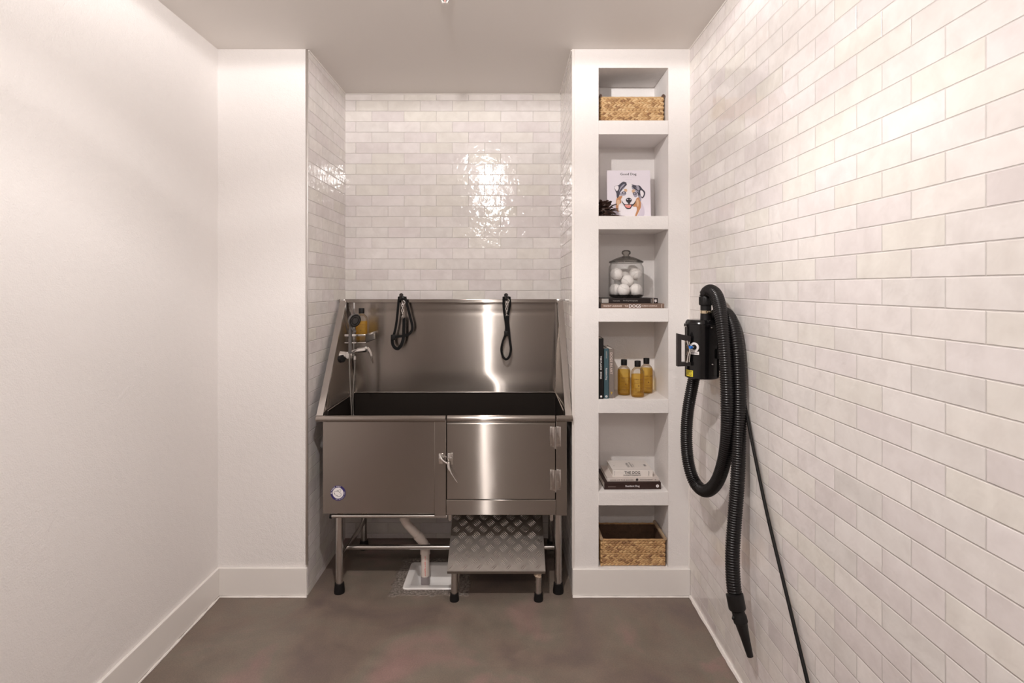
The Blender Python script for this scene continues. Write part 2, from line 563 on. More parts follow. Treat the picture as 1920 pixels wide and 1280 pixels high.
class MB:
    def __init__(self):
        self.bm = bmesh.new()
        self.mi = 0

    def _tag(self, faces):
        for f in faces:
            f.material_index = self.mi

    def box(self, x0, x1, y0, y1, z0, z1, bev=0.0, seg=2, mat=None):
        vs_ = [self.bm.verts.new(v) for v in ((x0, y0, z0), (x1, y0, z0), (x1, y1, z0), (x0, y1, z0), (x0, y0, z1), (x1, y0, z1), (x1, y1, z1), (x0, y1, z1))]
        fs = [self.bm.faces.new([vs_[i] for i in q]) for q in ((3, 2, 1, 0), (4, 5, 6, 7), (0, 1, 5, 4), (1, 2, 6, 5), (2, 3, 7, 6), (3, 0, 4, 7))]
        if bev:
            es = list({e for f in fs for e in f.edges})
            r = bmesh.ops.bevel(self.bm, geom=es, offset=bev, segments=seg, profile=0.5, affect='EDGES')
            vs_ = list({v for f in r['faces'] for v in f.verts} | {v for v in vs_ if v.is_valid})
        if mat is not None:
            bmesh.ops.transform(self.bm, matrix=mat, verts=vs_)
        self._tag({f for v in vs_ for f in v.link_faces})
        return self

    def sweep(self, path, prof, ref=None, closed=False, caps=True, scale=None):
        """sweep a 2-D profile along a path; ref is the direction the profile's second axis follows"""
        path = [Vector(p) for p in path]
        n = len(path)
        rings = []
        prev = None
        for i, p in enumerate(path):
            if closed:
                t = path[(i + 1) % n] - path[i - 1]
            else:
                t = path[min(i + 1, n - 1)] - path[max(i - 1, 0)]
            t = t.normalized() if t.length > 1e-9 else Vector((0, 0, 1))
            if ref is not None:
                r = Vector(ref[i] if isinstance(ref, list) else ref)
                b = r - t * r.dot(t)
                if b.length < 1e-6:
                    b = prev[1]
            else:
                if prev is None:
                    r = Vector((0, 0, 1)) if abs(t.z) < 0.9 else Vector((0, 1, 0))
                    b = r - t * r.dot(t)
                else:
                    b = prev[1] - t * prev[1].dot(t)
            b = b.normalized()
            a = b.cross(t).normalized()
            prev = (a, b)
            k = scale[i] if scale else 1.0
            rings.append([self.bm.verts.new(p + a * (u * k) + b * (v * k)) for u, v in prof])
        m = len(prof)
        fs = []
        for i in range(n if closed else n - 1):
            A, B = rings[i], rings[(i + 1) % n]
            for j in range(m):
                fs.append(self.bm.faces.new((A[j], A[(j + 1) % m], B[(j + 1) % m], B[j])))
        if caps and not closed:
            fs.append(self.bm.faces.new(rings[0][::-1]))
            fs.append(self.bm.faces.new(rings[-1]))
        self._tag(fs)
        return self

    def tube(self, path, r, seg=12, closed=False, scale=None, ref=None, caps=True):
        prof = [(r * math.cos(2 * PI * k / seg), r * math.sin(2 * PI * k / seg)) for k in range(seg)]
        return self.sweep(path, prof, ref, closed, caps, scale)

    def cyl(self, a, b, r, seg=20, r2=None):
        return self.tube([a, b], r, seg, scale=[1.0, (r2 / r if r2 is not None else 1.0)])

    def strap(self, path, w, t, ref):
        return self.sweep(path, [(-w / 2, -t / 2), (w / 2, -t / 2), (w / 2, t / 2), (-w / 2, t / 2)], ref)

    def lathe(self, prof, c=(0, 0, 0), seg=40, mat=None, close=False):
        c = Vector(c)
        rings = []
        vs_ = []
        for r, z in prof:
            if r < 1e-6:
                v = self.bm.verts.new(c + Vector((0, 0, z)))
                rings.append([v]); vs_.append(v)
            else:
                rg = [self.bm.verts.new(c + Vector((r * math.cos(2 * PI * k / seg), r * math.sin(2 * PI * k / seg), z))) for k in range(seg)]
                rings.append(rg); vs_ += rg
        fs = []
        pairs = list(zip(rings, rings[1:]))
        if close:
            pairs.append((rings[-1], rings[0]))
        for A, B in pairs:
            for k in range(seg):
                a0, a1 = A[k % len(A)], A[(k + 1) % len(A)]
                b0, b1 = B[k % len(B)], B[(k + 1) % len(B)]
                q = []
                for v in (a0, a1, b1, b0):
                    if v not in q:
                        q.append(v)
                if len(q) >= 3:
                    try:
                        fs.append(self.bm.faces.new(q))
                    except ValueError:
                        pass
        if mat is not None:
            bmesh.ops.transform(self.bm, matrix=mat, verts=vs_)
        self._tag(fs)
        return self

    def prism(self, poly, mat, depth):
        """closed 2-D outline, lying in local XY, extruded along local +Z and placed by mat"""
        lo = [self.bm.verts.new(mat @ Vector((x, y, 0))) for x, y in poly]
        hi = [self.bm.verts.new(mat @ Vector((x, y, depth))) for x, y in poly]
        fs = [self.bm.faces.new(lo[::-1]), self.bm.faces.new(hi)]
        n = len(poly)
        for i in range(n):
            fs.append(self.bm.faces.new((lo[i], lo[(i + 1) % n], hi[(i + 1) % n], hi[i])))
        self._tag(fs)
        return self

    def sheet(self, grid, thick):
        """grid[i][j] of points -> sheet of given thickness (offset along thick vector)"""
        thick = Vector(thick)
        A = [[self.bm.verts.new(p) for p in row] for row in grid]
        B = [[self.bm.verts.new(Vector(p) + thick) for p in row] for row in grid]
        fs = []
        n, m = len(grid), len(grid[0])
        for i in range(n - 1):
            for j in range(m - 1):
                fs.append(self.bm.faces.new((A[i][j], A[i][j + 1], A[i + 1][j + 1], A[i + 1][j])))
                fs.append(self.bm.faces.new((B[i][j], B[i + 1][j], B[i + 1][j + 1], B[i][j + 1])))
        for i in range(n - 1):
            for j in (0, m - 1):
                fs.append(self.bm.faces.new((A[i][j], A[i + 1][j], B[i + 1][j], B[i][j])))
        for j in range(m - 1):
            for i in (0, n - 1):
                fs.append(self.bm.faces.new((A[i][j], A[i][j + 1], B[i][j + 1], B[i][j])))
        self._tag(fs)
        return self

    def blob(self, c, rx, ry, rz, rot=None, u=8, v=5):
        c = Vector(c)
        rot = rot if rot is not None else Matrix.Identity(3)
        rings = []
        for i in range(v + 1):
            th = PI * i / v
            if i in (0, v):
                rings.append([self.bm.verts.new(c + rot @ Vector((0, 0, rz * math.cos(th))))])
            else:
                rings.append([self.bm.verts.new(c + rot @ Vector((rx * math.sin(th) * math.cos(2 * PI * k / u), ry * math.sin(th) * math.sin(2 * PI * k / u), rz * math.cos(th)))) for k in range(u)])
        for A, B in zip(rings, rings[1:]):
            for k in range(u):
                q = []
                for w_ in (A[k % len(A)], B[k % len(B)], B[(k + 1) % len(B)], A[(k + 1) % len(A)]):
                    if w_ not in q:
                        q.append(w_)
                self.bm.faces.new(q).material_index = self.mi
        return self

    def text(self, s, w, h, mat):
        """lettering fitted into a w x h box centred at mat's origin, lying in mat's XY plane"""
        cu = bpy.data.curves.new('t', 'FONT')
        cu.body = s
        cu.size = 1.0
        cu.resolution_u = 3
        cu.offset = 0.012
        ob = bpy.data.objects.new('t', cu)
        COL.objects.link(ob)
        dg = bpy.context.evaluated_depsgraph_get()
        me = bpy.data.meshes.new_from_object(ob.evaluated_get(dg))
        if len(me.vertices):
            xs = [v.co.x for v in me.vertices]; ys = [v.co.y for v in me.vertices]
            cx, cy = (min(xs) + max(xs)) / 2, (min(ys) + max(ys)) / 2
            sx = w / max(1e-6, max(xs) - min(xs)); sy = h / max(1e-6, max(ys) - min(ys))
            for v in me.vertices:
                v.co = mat @ Vector(((v.co.x - cx) * sx, (v.co.y - cy) * sy, 0))
            old = len(self.bm.faces)
            self.bm.from_mesh(me)
            self.bm.faces.ensure_lookup_table()
            self._tag(self.bm.faces[old:])
        bpy.data.objects.remove(ob)
        bpy.data.curves.remove(cu)
        bpy.data.meshes.remove(me)
        return self

    def build(self, name, mats, parent=None, smooth=True, angle=35, origin=None, local=False):
        """origin: world place of the object's origin; with a parent, vertices are stored in the thing's own frame"""
        if not isinstance(mats, (list, tuple)):
            mats = [mats]
        bmesh.ops.recalc_face_normals(self.bm, faces=self.bm.faces)
        o0 = Vector((0, 0, 0))
        if parent is not None and not local:
            p = parent
            while p.parent is not None:
                p = p.parent
            o0 = Vector(p.location)
        elif origin is not None and not local:
            o0 = Vector(origin)
        if o0.length:
            bmesh.ops.translate(self.bm, verts=self.bm.verts, vec=-o0)
        me = bpy.data.meshes.new(name)
        self.bm.to_mesh(me)
        self.bm.free()
        for m_ in mats:
            me.materials.append(m_)
        if smooth:
            for f in me.polygons:
                f.use_smooth = True
            me.set_sharp_from_angle(angle=math.radians(angle))
        ob = bpy.data.objects.new(name, me)
        COL.objects.link(ob)
        if parent is not None:
            ob.parent = parent
        elif origin is not None:
            ob.location = origin
        return ob


def copy_tree(o, parent=None):
    c = o.copy()
    COL.objects.link(c)
    if parent is not None:
        c.parent = parent
    for ch in [x for x in bpy.data.objects if x.parent == o]:
        copy_tree(ch, c)
    return c


def structure(name, mb, mat, **kw):
    return props(mb.build(name, mat, **kw), kind='structure')


def face_front(x, y, z):
    """matrix for lettering on a surface that faces the camera side (-Y)"""
    return Matrix.Translation((x, y, z)) @ Matrix.Rotation(PI / 2, 4, 'X')


# ------------------------------------------------------------------ the room
FY, BY = 2.875, 3.535            # front plane of the end wall, back of the alcove
LX, RX = -1.490, 0.921
AL, AR = -1.030, 0.3215          # alcove sides
structure('ceiling', MB().box(LX - 0.1, RX + 0.1, -3.3, BY + 0.1, CEIL, CEIL + 0.1), M['ceil'], smooth=False)
f = MB()
X0, X1, Y0, Y1 = LX - 0.1, RX + 0.1, -3.3, BY + 0.1
sx0, sx1, sy0, sy1 = SINK[0] + 0.012, SINK[1] - 0.012, SINK[2] + 0.012, SINK[3] - 0.012
for a in ((X0, sx0, Y0, Y1), (sx1, X1, Y0, Y1), (sx0, sx1, Y0, sy0), (sx0, sx1, sy1, Y1)):
    f.box(*a, -0.16, 0)
structure('floor', f, M['floor'], smooth=False)
structure('wall_left', MB().box(LX - 0.1, LX, -3.3, BY + 0.1, 0, CEIL), M['paint'], smooth=False)
structure('wall_right', MB().box(RX, RX + 0.1, -3.3, BY + 0.1, 0, CEIL), M['tile_right'], smooth=False)
structure('wall_rear', MB().box(LX, RX, -3.3, -3.2, 0, CEIL), M['rear'], smooth=False)
structure('wall_end_left', MB().box(LX, AL - 0.010, FY, BY + 0.1, 0, CEIL), M['paint'], smooth=False)
structure('wall_alcove_left', MB().box(AL - 0.010, AL, FY + 0.003, BY, 0, CEIL), M['tile_left'], smooth=False)
structure('wall_alcove_back', MB().box(AL - 0.010, AR + 0.010, BY, BY + 0.1, 0, CEIL), M['tile_back'], smooth=False)
structure('wall_alcove_right', MB().box(AR, AR + 0.010, FY + 0.003, BY, 0, CEIL), M['tile_aright'], smooth=False)

NX0, NX1, NY = 0.456, 0.8125, 3.155      # recess sides and back
NT, NB = 2.695, 0.143                    # top and bottom of the recess
SHELVES = [(2.3547, 2.4256), (1.870, 1.938), (1.398, 1.4665), (0.932, 1.002), (0.461, 0.531)]
for nm, bx in (('wall_niche_left', (AR + 0.010, NX0, FY, BY + 0.1, 0, CEIL)), ('wall_niche_right', (NX1, RX, FY, BY + 0.1, 0, CEIL)),
               ('wall_niche_back', (NX0, NX1, NY, BY + 0.1, 0, CEIL)), ('wall_niche_top', (NX0, NX1, FY, NY, NT, CEIL)),
               ('wall_niche_base', (NX0, NX1, FY, NY, 0, NB))):
    structure(nm, MB().box(*bx), M['paint'], smooth=False)
SH_LABEL = ['white built-in shelf under the tan basket, topmost of the niche',
            'white built-in shelf carrying the dog portrait book and dark petals',
            'white built-in shelf carrying the glass jar and two flat books',
            'white built-in shelf carrying upright books and three amber bottles',
            'white built-in shelf carrying the stack of white and brown books']
for (z0, z1), lab in zip(SHELVES, SH_LABEL):
    o = MB().box(NX0, NX1, FY - 0.004, NY, z0, z1, 0.002).build('built_in_shelf', M['paint'], origin=((NX0 + NX1) / 2, FY, z0), smooth=False)
    props(o, lab, 'shelf', 'built-in niche shelves')

BBH = 0.146
structure('baseboard_left', MB().box(LX, LX + 0.014, -3.2, FY - 0.014, 0.004, BBH, 0.003), M['trim'], smooth=False)
structure('baseboard_end_left', MB().box(LX, AL - 0.001, FY - 0.014, FY, 0.004, BBH, 0.003), M['trim'], smooth=False)
structure('baseboard_end_right', MB().box(AR + 0.001, RX, FY - 0.014, FY, 0.004, 0.140, 0.003), M['trim'], smooth=False)
structure('trim_1', MB().box(AL - 0.011, AL + 0.0015, FY - 0.003, FY + 0.004, BBH, CEIL, 0.0012), M['edge'])
structure('trim_2', MB().box(AR - 0.0015, AR + 0.011, FY - 0.003, FY + 0.004, 0.14, CEIL, 0.0012), M['caulk'])


def bead(path, r):
    pts = []
    for a, b in zip(path, path[1:]):
        a, b = Vector(a), Vector(b)
        n = max(2, int((b - a).length / 0.03))
        for i in range(n):
            q = a.lerp(b, i / n)
            pts.append(q)
    pts.append(Vector(path[-1]))
    return MB().tube(pts, r, 6, scale=[random.uniform(0.8, 1.25) for _ in pts])


structure('trim_3', bead([(RX - 0.002, -3.2, 0.004), (RX - 0.002, FY - 0.02, 0.004)], 0.009), M['caulk'])
structure('trim_4', bead([(AL + 0.002, FY - 0.018, 0.002), (LX + 0.018, FY - 0.018, 0.002), (LX + 0.018, -3.1, 0.002)], 0.005), M['caulk'])
structure('trim_5', bead([(AR, FY - 0.018, 0.002), (RX - 0.01, FY - 0.018, 0.002)], 0.005), M['caulk'])
structure('trim_6', bead([(AL + 0.002, FY + 0.01, CEIL - 0.002), (AL + 0.002, BY - 0.002, CEIL - 0.002), (AR - 0.002, BY - 0.002, CEIL - 0.002), (AR - 0.002, FY + 0.01, CEIL - 0.002)], 0.004), M['caulk'])
structure('trim_7', bead([(RX - 0.001, FY - 0.004, CEIL - 0.002), (RX - 0.001, -3.1, CEIL - 0.002)], 0.004), M['caulk'])
structure('trim_8', bead([(RX - 0.002, FY - 0.002, 0.14), (RX - 0.002, FY - 0.002, CEIL)], 0.004), M['caulk'])

# recessed downlights, the rearmost an added fill lamp, and the sprinkler
for i, (x, y) in enumerate(LAMPS):
    lab = ['round white recessed ceiling downlight nearest the tub alcove', 'round white recessed ceiling downlight in the middle of the room',
           'round white recessed ceiling downlight nearest the rear wall'][i]
    t = thing('downlight', lab, 'light', (x, y, CEIL), 'ceiling downlights')
    MB().lathe([(0.058, -0.001), (0.088, -0.001), (0.090, -0.004), (0.086, -0.009), (0.062, -0.012), (0.058, -0.008)], (x, y, CEIL), 40, close=True).build('trim_ring', M['trim'], t)
    MB().lathe([(0, -0.003), (0.058, -0.003), (0.058, -0.001), (0, -0.001)], (x, y, CEIL), 40).build('lens', M['lens'], t)
    lamps[i].parent = t
    lamps[i].location = (0, 0, -0.055)

sp = Vector((-0.266, 2.325, CEIL))
t = thing('fire_sprinkler', 'small white pendent sprinkler head hanging from the ceiling', 'sprinkler', sp)
MB().lathe([(0, 0), (0.036, 0), (0.036, -0.003), (0.026, -0.008), (0, -0.008)], sp, 32).build('escutcheon', M['trim'], t)
b = MB()
b.lathe([(0, -0.008), (0.010, -0.008), (0.010, -0.020), (0.006, -0.022), (0, -0.022)], sp, 16)
for s in (-1, 1):
    b.tube(spline([sp + Vector((s * 0.006, 0, -0.018)), sp + Vector((s * 0.012, 0, -0.026)), sp + Vector((s * 0.011, 0, -0.036)), sp + Vector((0, 0, -0.044))]), 0.0022, 8)
b.build('frame', M['trim'], t)
MB().cyl(sp + Vector((0, 0, -0.022)), sp + Vector((0, 0, -0.042)), 0.002, 10).build('bulb', M['print_pink'], t)
b = MB()
b.cyl(sp + Vector((0, 0, -0.044)), sp + Vector((0, 0, -0.046)), 0.007, 16)
for k in range(12):
    a = k * PI / 6
    b.box(-0.0016, 0.0016, 0.005, 0.0145, -0.0006, 0.0006, mat=Matrix.Translation(sp + Vector((0, 0, -0.045))) @ Matrix.Rotation(a, 4, 'Z'))
b.build('deflector', M['trim'], t)

# ------------------------------------------------------------------ the stainless dog wash tub
TF = 2.86                      # front face of the tub
tub = thing('dog_wash_tub', 'large stainless steel dog washing tub on tube legs in the tiled alcove', 'tub', (-0.33, 3.13, 0))


def xf(px, d=TF):
    return (px - VX) * d / FOC


def zf(py, d=TF):
    return CAMZ + (VY - py) * d / FOC


MB().box(xf(605), xf(815), TF, TF + 0.012, zf(963), zf(789), 0.003).build('front_panel', M['steel_x'], tub, angle=20)
MB().box(xf(814.5), xf(836.5), TF - 0.004, TF + 0.012, zf(967), zf(787), 0.0025).build('centre_post', M['steel_x'], tub, angle=20)
MB().box(xf(837), xf(1042), TF - 0.004, TF + 0.012, zf(965), zf(936), 0.003).build('door_sill', M['steel_x'], tub, angle=20)
MB().box(xf(1042.3), xf(1063), TF - 0.004, TF + 0.012, zf(966), zf(787), 0.0025).build('hinge_post', M['steel_x'], tub, angle=20)


def rolled(x0, x1, zlow, bulge=0.007):
    """upright sheet whose top edge is rolled over"""
    y, zt = TF - 0.006, zf(778.5, TF)
    r = 0.0165
    prof = [(y, zlow), (y, zt - 2 * r - 0.01)]
    for k in range(13):
        a = -PI / 2 + (k / 12) * (PI * 0.5 + PI * 0.75)
        prof.append((y + r - bulge - r * math.cos(a) if False else y - bulge + r - r * math.cos(a), zt - r + r * math.sin(a)))
    prof += [(y + 0.014, zt - 2 * r), (y + 0.010, zlow)]
    b = MB()
    n = 24
    rows = []
    for i in range(n + 1):
        x = x0 + (x1 - x0) * i / n
        rows.append([b.bm.verts.new((x, py, pz)) for py, pz in prof])
    m = len(prof)
    for i in range(n):
        for j in range(m):
            b.bm.faces.new((rows[i][j], rows[i][(j + 1) % m], rows[i + 1][(j + 1) % m], rows[i + 1][j]))
    b.bm.faces.new(rows[0]); b.bm.faces.new(rows[-1][::-1])
    return b


door = rolled(xf(838.5), xf(1040.5), zf(934.5)).build('door', M['steel_x'], tub, angle=40)
yr = TF + 0.004
for a, b_ in ((592, 835.5), (1042.5, 1073.5)):
    zc = zf(785)
    MB().tube([(xf(a), yr, zc), (xf(a) + 0.004, yr, zc), (xf(b_) - 0.004, yr, zc), (xf(b_), yr, zc)], 0.0165, 20, scale=[0.8, 1, 1, 1]).build('rolled_rim', M['steel_x'], tub)
# tube under the left panel with its black end cap
b = MB().tube([(xf(621), TF + 0.012, zf(969)), (xf(838), TF + 0.012, zf(969))], 0.0095, 14)
fr = b.build('frame_tube', M['steel_t'], tub)
MB().tube([(xf(617), TF + 0.012, zf(969.5)), (xf(621), TF + 0.012, zf(969.5))], 0.0105, 14).build('end_cap', M['rubber'], fr)
# outer sides and underside
sd = MB()
sd.box(xf(605), xf(605) + 0.008, TF + 0.012, 3.42, zf(963), 0.905)
sd.box(xf(1063) - 0.008, xf(1063), TF + 0.012, 3.42, zf(966), 0.905)
sd.box(xf(605), xf(1063), 3.412, 3.42, 0.43, 0.93)
sd.box(xf(605), xf(1063), TF + 0.012, 3.42, 0.425, 0.433)
sd.build('outer_shell', M['steel_y'], tub)
# basin: inner walls and floor, sunk below the seam
IX0, IX1, IY0, IY1 = -0.932, 0.278, 2.892, 3.400
bs = MB()
ZS, ZB = 0.940, 0.500
bs.box(IX0 - 0.006, IX0, IY0, IY1, ZB, ZS)
bs.box(IX1, IX1 + 0.006, IY0, IY1, ZB, ZS)
bs.box(IX0, IX1, IY1, IY1 + 0.006, ZB, ZS)
bs.box(IX0, IX1, IY0 - 0.006, IY0, ZB, 0.888)
bs.box(IX0, IX1, IY0, IY1, ZB - 0.006, ZB)
bs.build('basin', M['liner'], tub)['label'] = 'dark lined basin'
sm = MB()
sm.box(IX0 - 0.001, IX1 + 0.001, IY1 - 0.004, IY1 + 0.002, ZS - 0.002, ZS + 0.003, 0.001)
sm.box(IX0 - 0.002, IX0 + 0.003, IY0, IY1, ZS - 0.002, ZS + 0.002)
sm.box(IX1 - 0.003, IX1 + 0.002, IY0, IY1, ZS - 0.002, ZS + 0.002)
sm.build('weld_seam', M['steel_t'], tub)

# splash back: slightly warped sheet with a crease below the top rail
ZT = 1.486
rows = []
NXg, NZg = 44, 46
for i in range(NZg + 1):
    z = ZS + (ZT - ZS) * i / NZg
    row = []
    for j in range(NXg + 1):
        x = IX0 + (IX1 - IX0) * j / NXg
        g = max(0.0, min(1.0, (1.075 - z) / 0.10))
        g = g * g * (3 - 2 * g)
        y = IY1 - 0.030 * g * (x + 0.15) * math.exp(-((x + 0.15) / 0.30) ** 2)
        if z > 1.425:
            y -= (z - 1.425) * 0.05
        y += 0.0014 * math.exp(-((z - 1.425) / 0.010) ** 2)
        row.append((x, y, z))
    rows.append(row)
MB().sheet(rows, (0, 0.006, 0)).build('back_splash', M['steel_x'], tub, angle=60)
# side splashes, sloping down to the front
for s, name in ((0, 'side_splash'), (1, 'side_splash')):
    if s == 0:
        A, B_, C_, D_ = (-0.946, 2.895, ZS), (IX0, IY1, ZS), (-0.944, IY1, ZT), (-0.986, 3.368, ZT)
        A2 = (-0.958, 2.882, 0.922)
    else:
        A, B_, C_, D_ = (0.288, 2.895, ZS), (IX1, IY1, ZS), (0.279, IY1, ZT), (0.300, 3.368, ZT)
        A2 = (0.294, 2.882, 0.922)
    g = []
    for i in range(21):
        t_ = i / 20
        top = Vector(A2).lerp(Vector(D_), t_)
        low = Vector(A).lerp(Vector(B_), t_)
        row = []
        for k in range(9):
            u_ = k / 8
            p = low.lerp(top, u_)
            p.x += (0.010 if s == 0 else -0.006) * math.sin(PI * u_) * t_
            row.append(p)
        g.append(row)
    MB().sheet(g, (-0.004 if s == 0 else 0.004, 0, 0)).build('side_splash', M['steel_y'], tub, angle=60)
    # corner flange between side sheet and back sheet
    e = 1 if s == 0 else -1
    MB().sheet([[D_, C_], [(D_[0], IY1 + 0.001, ZT), (C_[0], IY1 + 0.002, ZT)], [(D_[0] + 0.004 * e, IY1 + 0.001, ZS + 0.1), (C_[0], IY1 + 0.002, ZS + 0.1)]], (0, 0.003, 0)).build('corner_flange', M['steel_y'], tub)
    # flat bar capping the slope
    if s == 0:
        p0, p1 = Vector((-0.967, 2.872, 0.917)), Vector((-0.996, 3.372, 1.492))
    else:
        p0, p1 = Vector((0.302, 2.872, 0.917)), Vector((0.305, 3.372, 1.492))
    MB().sweep([p0, p0.lerp(p1, 0.5), p1], [(-0.0165, -0.006), (0.0165, -0.006), (0.0165, 0.006), (-0.0165, 0.006)], Vector((0, -1, 1))).build('edge_bar', M['steel_t'], tub)
rail = MB().box(-1.022, 0.3165, 3.372, 3.424, 1.483, 1.503, 0.002).build('top_rail', M['steel_x'], tub, angle=20)
for x in (-0.9985, 0.3005):
    cb = MB()
    cb.box(x - 0.016, x + 0.014, 3.366, 3.374, 1.481, 1.504, 0.001)
    cb.cyl((x, 3.3665, 1.4925), (x, 3.362, 1.4925), 0.004, 12)
    cb.build('corner_bracket', M['chrome_dull'], tub)

# legs, feet, braces
for (x, y) in ((-0.877, 2.905), (0.252, 2.905), (-0.877, 3.395), (0.252, 3.395)):
    lg = MB().tube([(x, y, 0.425), (x, y, 0.22), (x, y, 0.015)], 0.0185, 18).build('leg', M['steel_t'], tub)
    MB().lathe([(0, 0), (0.027, 0), (0.0275, 0.012), (0.0235, 0.045), (0.0235, 0.050), (0.019, 0.050), (0, 0.048)], (x, y, 0), 22).build('rubber_foot', M['rubber'], lg)
for x in (-0.868, 0.243):
    MB().box(x - 0.005, x + 0.005, 2.91, 3.39, 0.158, 0.196, 0.002).build('side_brace', M['steel_t'], tub)
MB().tube([(-0.866, 3.015, 0.183), (0.241, 3.015, 0.183)], 0.0125, 14).build('cross_bar', M['steel_t'], tub)
for px in (844, 1034):
    x = xf(px, 2.9)
    MB().prism([(-0.008, 0.03), (0.008, 0.03), (0.008, -0.018), (0.004, -0.024), (-0.004, -0.024), (-0.008, -0.018)],
               Matrix.Translation((x, 2.895, 0.398)) @ Matrix.Rotation(PI / 2, 4, 'X'), 0.004).build('ramp_hook', M['steel_t'], tub)

# hinges on the door
for (py0, py1) in ((799, 838), (879.5, 919)):
    z0, z1 = zf(py1), zf(py0)
    hb = MB()
    hb.box(xf(1030.5), xf(1039.5), TF - 0.0085, TF - 0.0055, z0 + 0.004, z1, 0.0025)
    hb.box(xf(1042.5), xf(1052), TF - 0.006, TF - 0.0035, z0 + 0.004, z1, 0.0025)
    hb.cyl((xf(1041), TF - 0.010, z0 - 0.005), (xf(1041), TF - 0.010, z1), 0.0048, 14)
    hg = hb.build('hinge', M['steel_t'], tub)
    for px, fpos in ((1033.5, 0.1), (1036.5, 0.38), (1033.5, 0.86), (1048.5, 0.1), (1046, 0.58), (1048.5, 0.86)):
        yy = TF - (0.0085 if px < 1041 else 0.006)
        MB().cyl((xf(px), yy + 0.001, z1 + (z0 - z1) * fpos), (xf(px), yy - 0.002, z1 + (z0 - z1) * fpos), 0.0026, 10, 0.0016).build('rivet', M['chrome'], hg)

# compression latch
lt = MB()
lt.box(xf(839.5), xf(850), TF - 0.010, TF - 0.0055, zf(870.5), zf(848), 0.0035)
lt.cyl((xf(844.5), TF - 0.010, zf(858)), (xf(844.5), TF - 0.026, zf(858)), 0.0095, 18, 0.008)
lt.cyl((xf(844.5), TF - 0.026, zf(858)), (xf(844.5), TF - 0.030, zf(858)), 0.006, 14)
for px, py in ((841, 850.5), (848.5, 850.5), (841, 868), (848.5, 868)):
    lt.cyl((xf(px), TF - 0.009, zf(py)), (xf(px), TF - 0.012, zf(py)), 0.002, 10)
latch = lt.build('latch_body', M['chrome'], tub)
MB().tube(spline([(xf(843), TF - 0.030, zf(862)), (xf(842.5), TF - 0.034, zf(870)), (xf(845.5), TF - 0.040, zf(878)), (xf(851), TF - 0.046, zf(887)), (xf(859), TF - 0.050, zf(898))], 6), 0.0062, 14,
          scale=[0.8 + 0.45 * math.sin(PI * min(1, k / 14)) - (0.55 * max(0, (k - 15) / 9)) for k in range(25)]).build('latch_handle', M['chrome'], latch)
st = MB()
st.box(xf(823), xf(831.5), TF - 0.0085, TF - 0.004, zf(869), zf(849), 0.002)
st.tube(spline([(xf(826), TF - 0.012, zf(853)), (xf(829), TF - 0.022, zf(858)), (xf(834), TF - 0.024, zf(863)), (xf(840), TF - 0.022, zf(866))], 5), 0.0062, 12)
st.tube(spline([(xf(831), TF - 0.012, zf(858)), (xf(834.5), TF - 0.018, zf(852.5)), (xf(837), TF - 0.016, zf(855))], 5), 0.004, 10)
for py in (851, 867):
    st.cyl((xf(827), TF - 0.008, zf(py)), (xf(827), TF - 0.011, zf(py)), 0.0022, 10)
st.build('latch_keeper', M['chrome'], tub)

# round sticker on the left panel
cx, cz, R_ = xf(634), zf(924), 0.0385
bd = MB()
bd.mi = 0; bd.cyl((cx, TF - 0.0001, cz), (cx, TF - 0.0010, cz), R_, 48)
bd.mi = 1; bd.cyl((cx, TF - 0.0008, cz), (cx, TF - 0.0014, cz), R_ * 0.72, 48)
bd.mi = 1
def arc_text(b, s, ctr, rad, a_mid, span, h, flip=False):
    n = len(s)
    for i, ch in enumerate(s):
        if ch == ' ':
            continue
        f_ = (i + 0.5) / n - 0.5
        a = a_mid + (span * f_ if flip else -span * f_)
        rot = a - PI / 2 + (PI if flip else 0)
        mt = Matrix.Translation((cx + rad * math.cos(a), TF - 0.0014, cz + rad * math.sin(a))) @ Matrix.Rotation(PI / 2, 4, 'X') @ Matrix.Rotation(rot, 4, 'Z')
        wch = {'I': 0.3, ' ': 0.4, 'W': 1.1}.get(ch, 0.72)
        b.text(ch, h * wch, h, mt)
arc_text(bd, 'FLYING PIG', None, R_ * 0.86, math.radians(128), math.radians(122), R_ * 0.19)
arc_text(bd, 'PET GROOMING TUBS', None, R_ * 0.86, math.radians(-50), math.radians(128), R_ * 0.10, True)
bd.mi = 2
def pline(pts, r=0.0007):
    q = [Vector((cx + x * R_, TF - 0.0016, cz + z * R_)) for x, z in pts]
    bd.tube(spline(q, 5), r, 6)
pline([(-0.42, 0.24), (-0.2, 0.26), (0.0, 0.24), (0.2, 0.12), (0.36, -0.02), (0.40, -0.22), (0.28, -0.42), (0.0, -0.44), (-0.2, -0.34), (-0.36, -0.22), (-0.5, -0.1), (-0.54, 0.06), (-0.42, 0.24)])
pline([(0.02, 0.24), (0.12, 0.42), (0.28, 0.54), (0.38, 0.48), (0.34, 0.28), (0.2, 0.12)])
pline([(-0.16, 0.26), (-0.12, 0.36), (-0.02, 0.34), (0.0, 0.24)])
pline([(-0.54, 0.06), (-0.48, 0.02), (-0.42, -0.08), (-0.50, -0.1)])
pline([(-0.2, -0.34), (-0.1, -0.28), (-0.06, -0.36)])
sk = bd.build('round_sticker', [M['navy'], M['paperwhite'], M['ink']], tub)
sk['label'] = 'round white and navy sticker with a pig drawing'

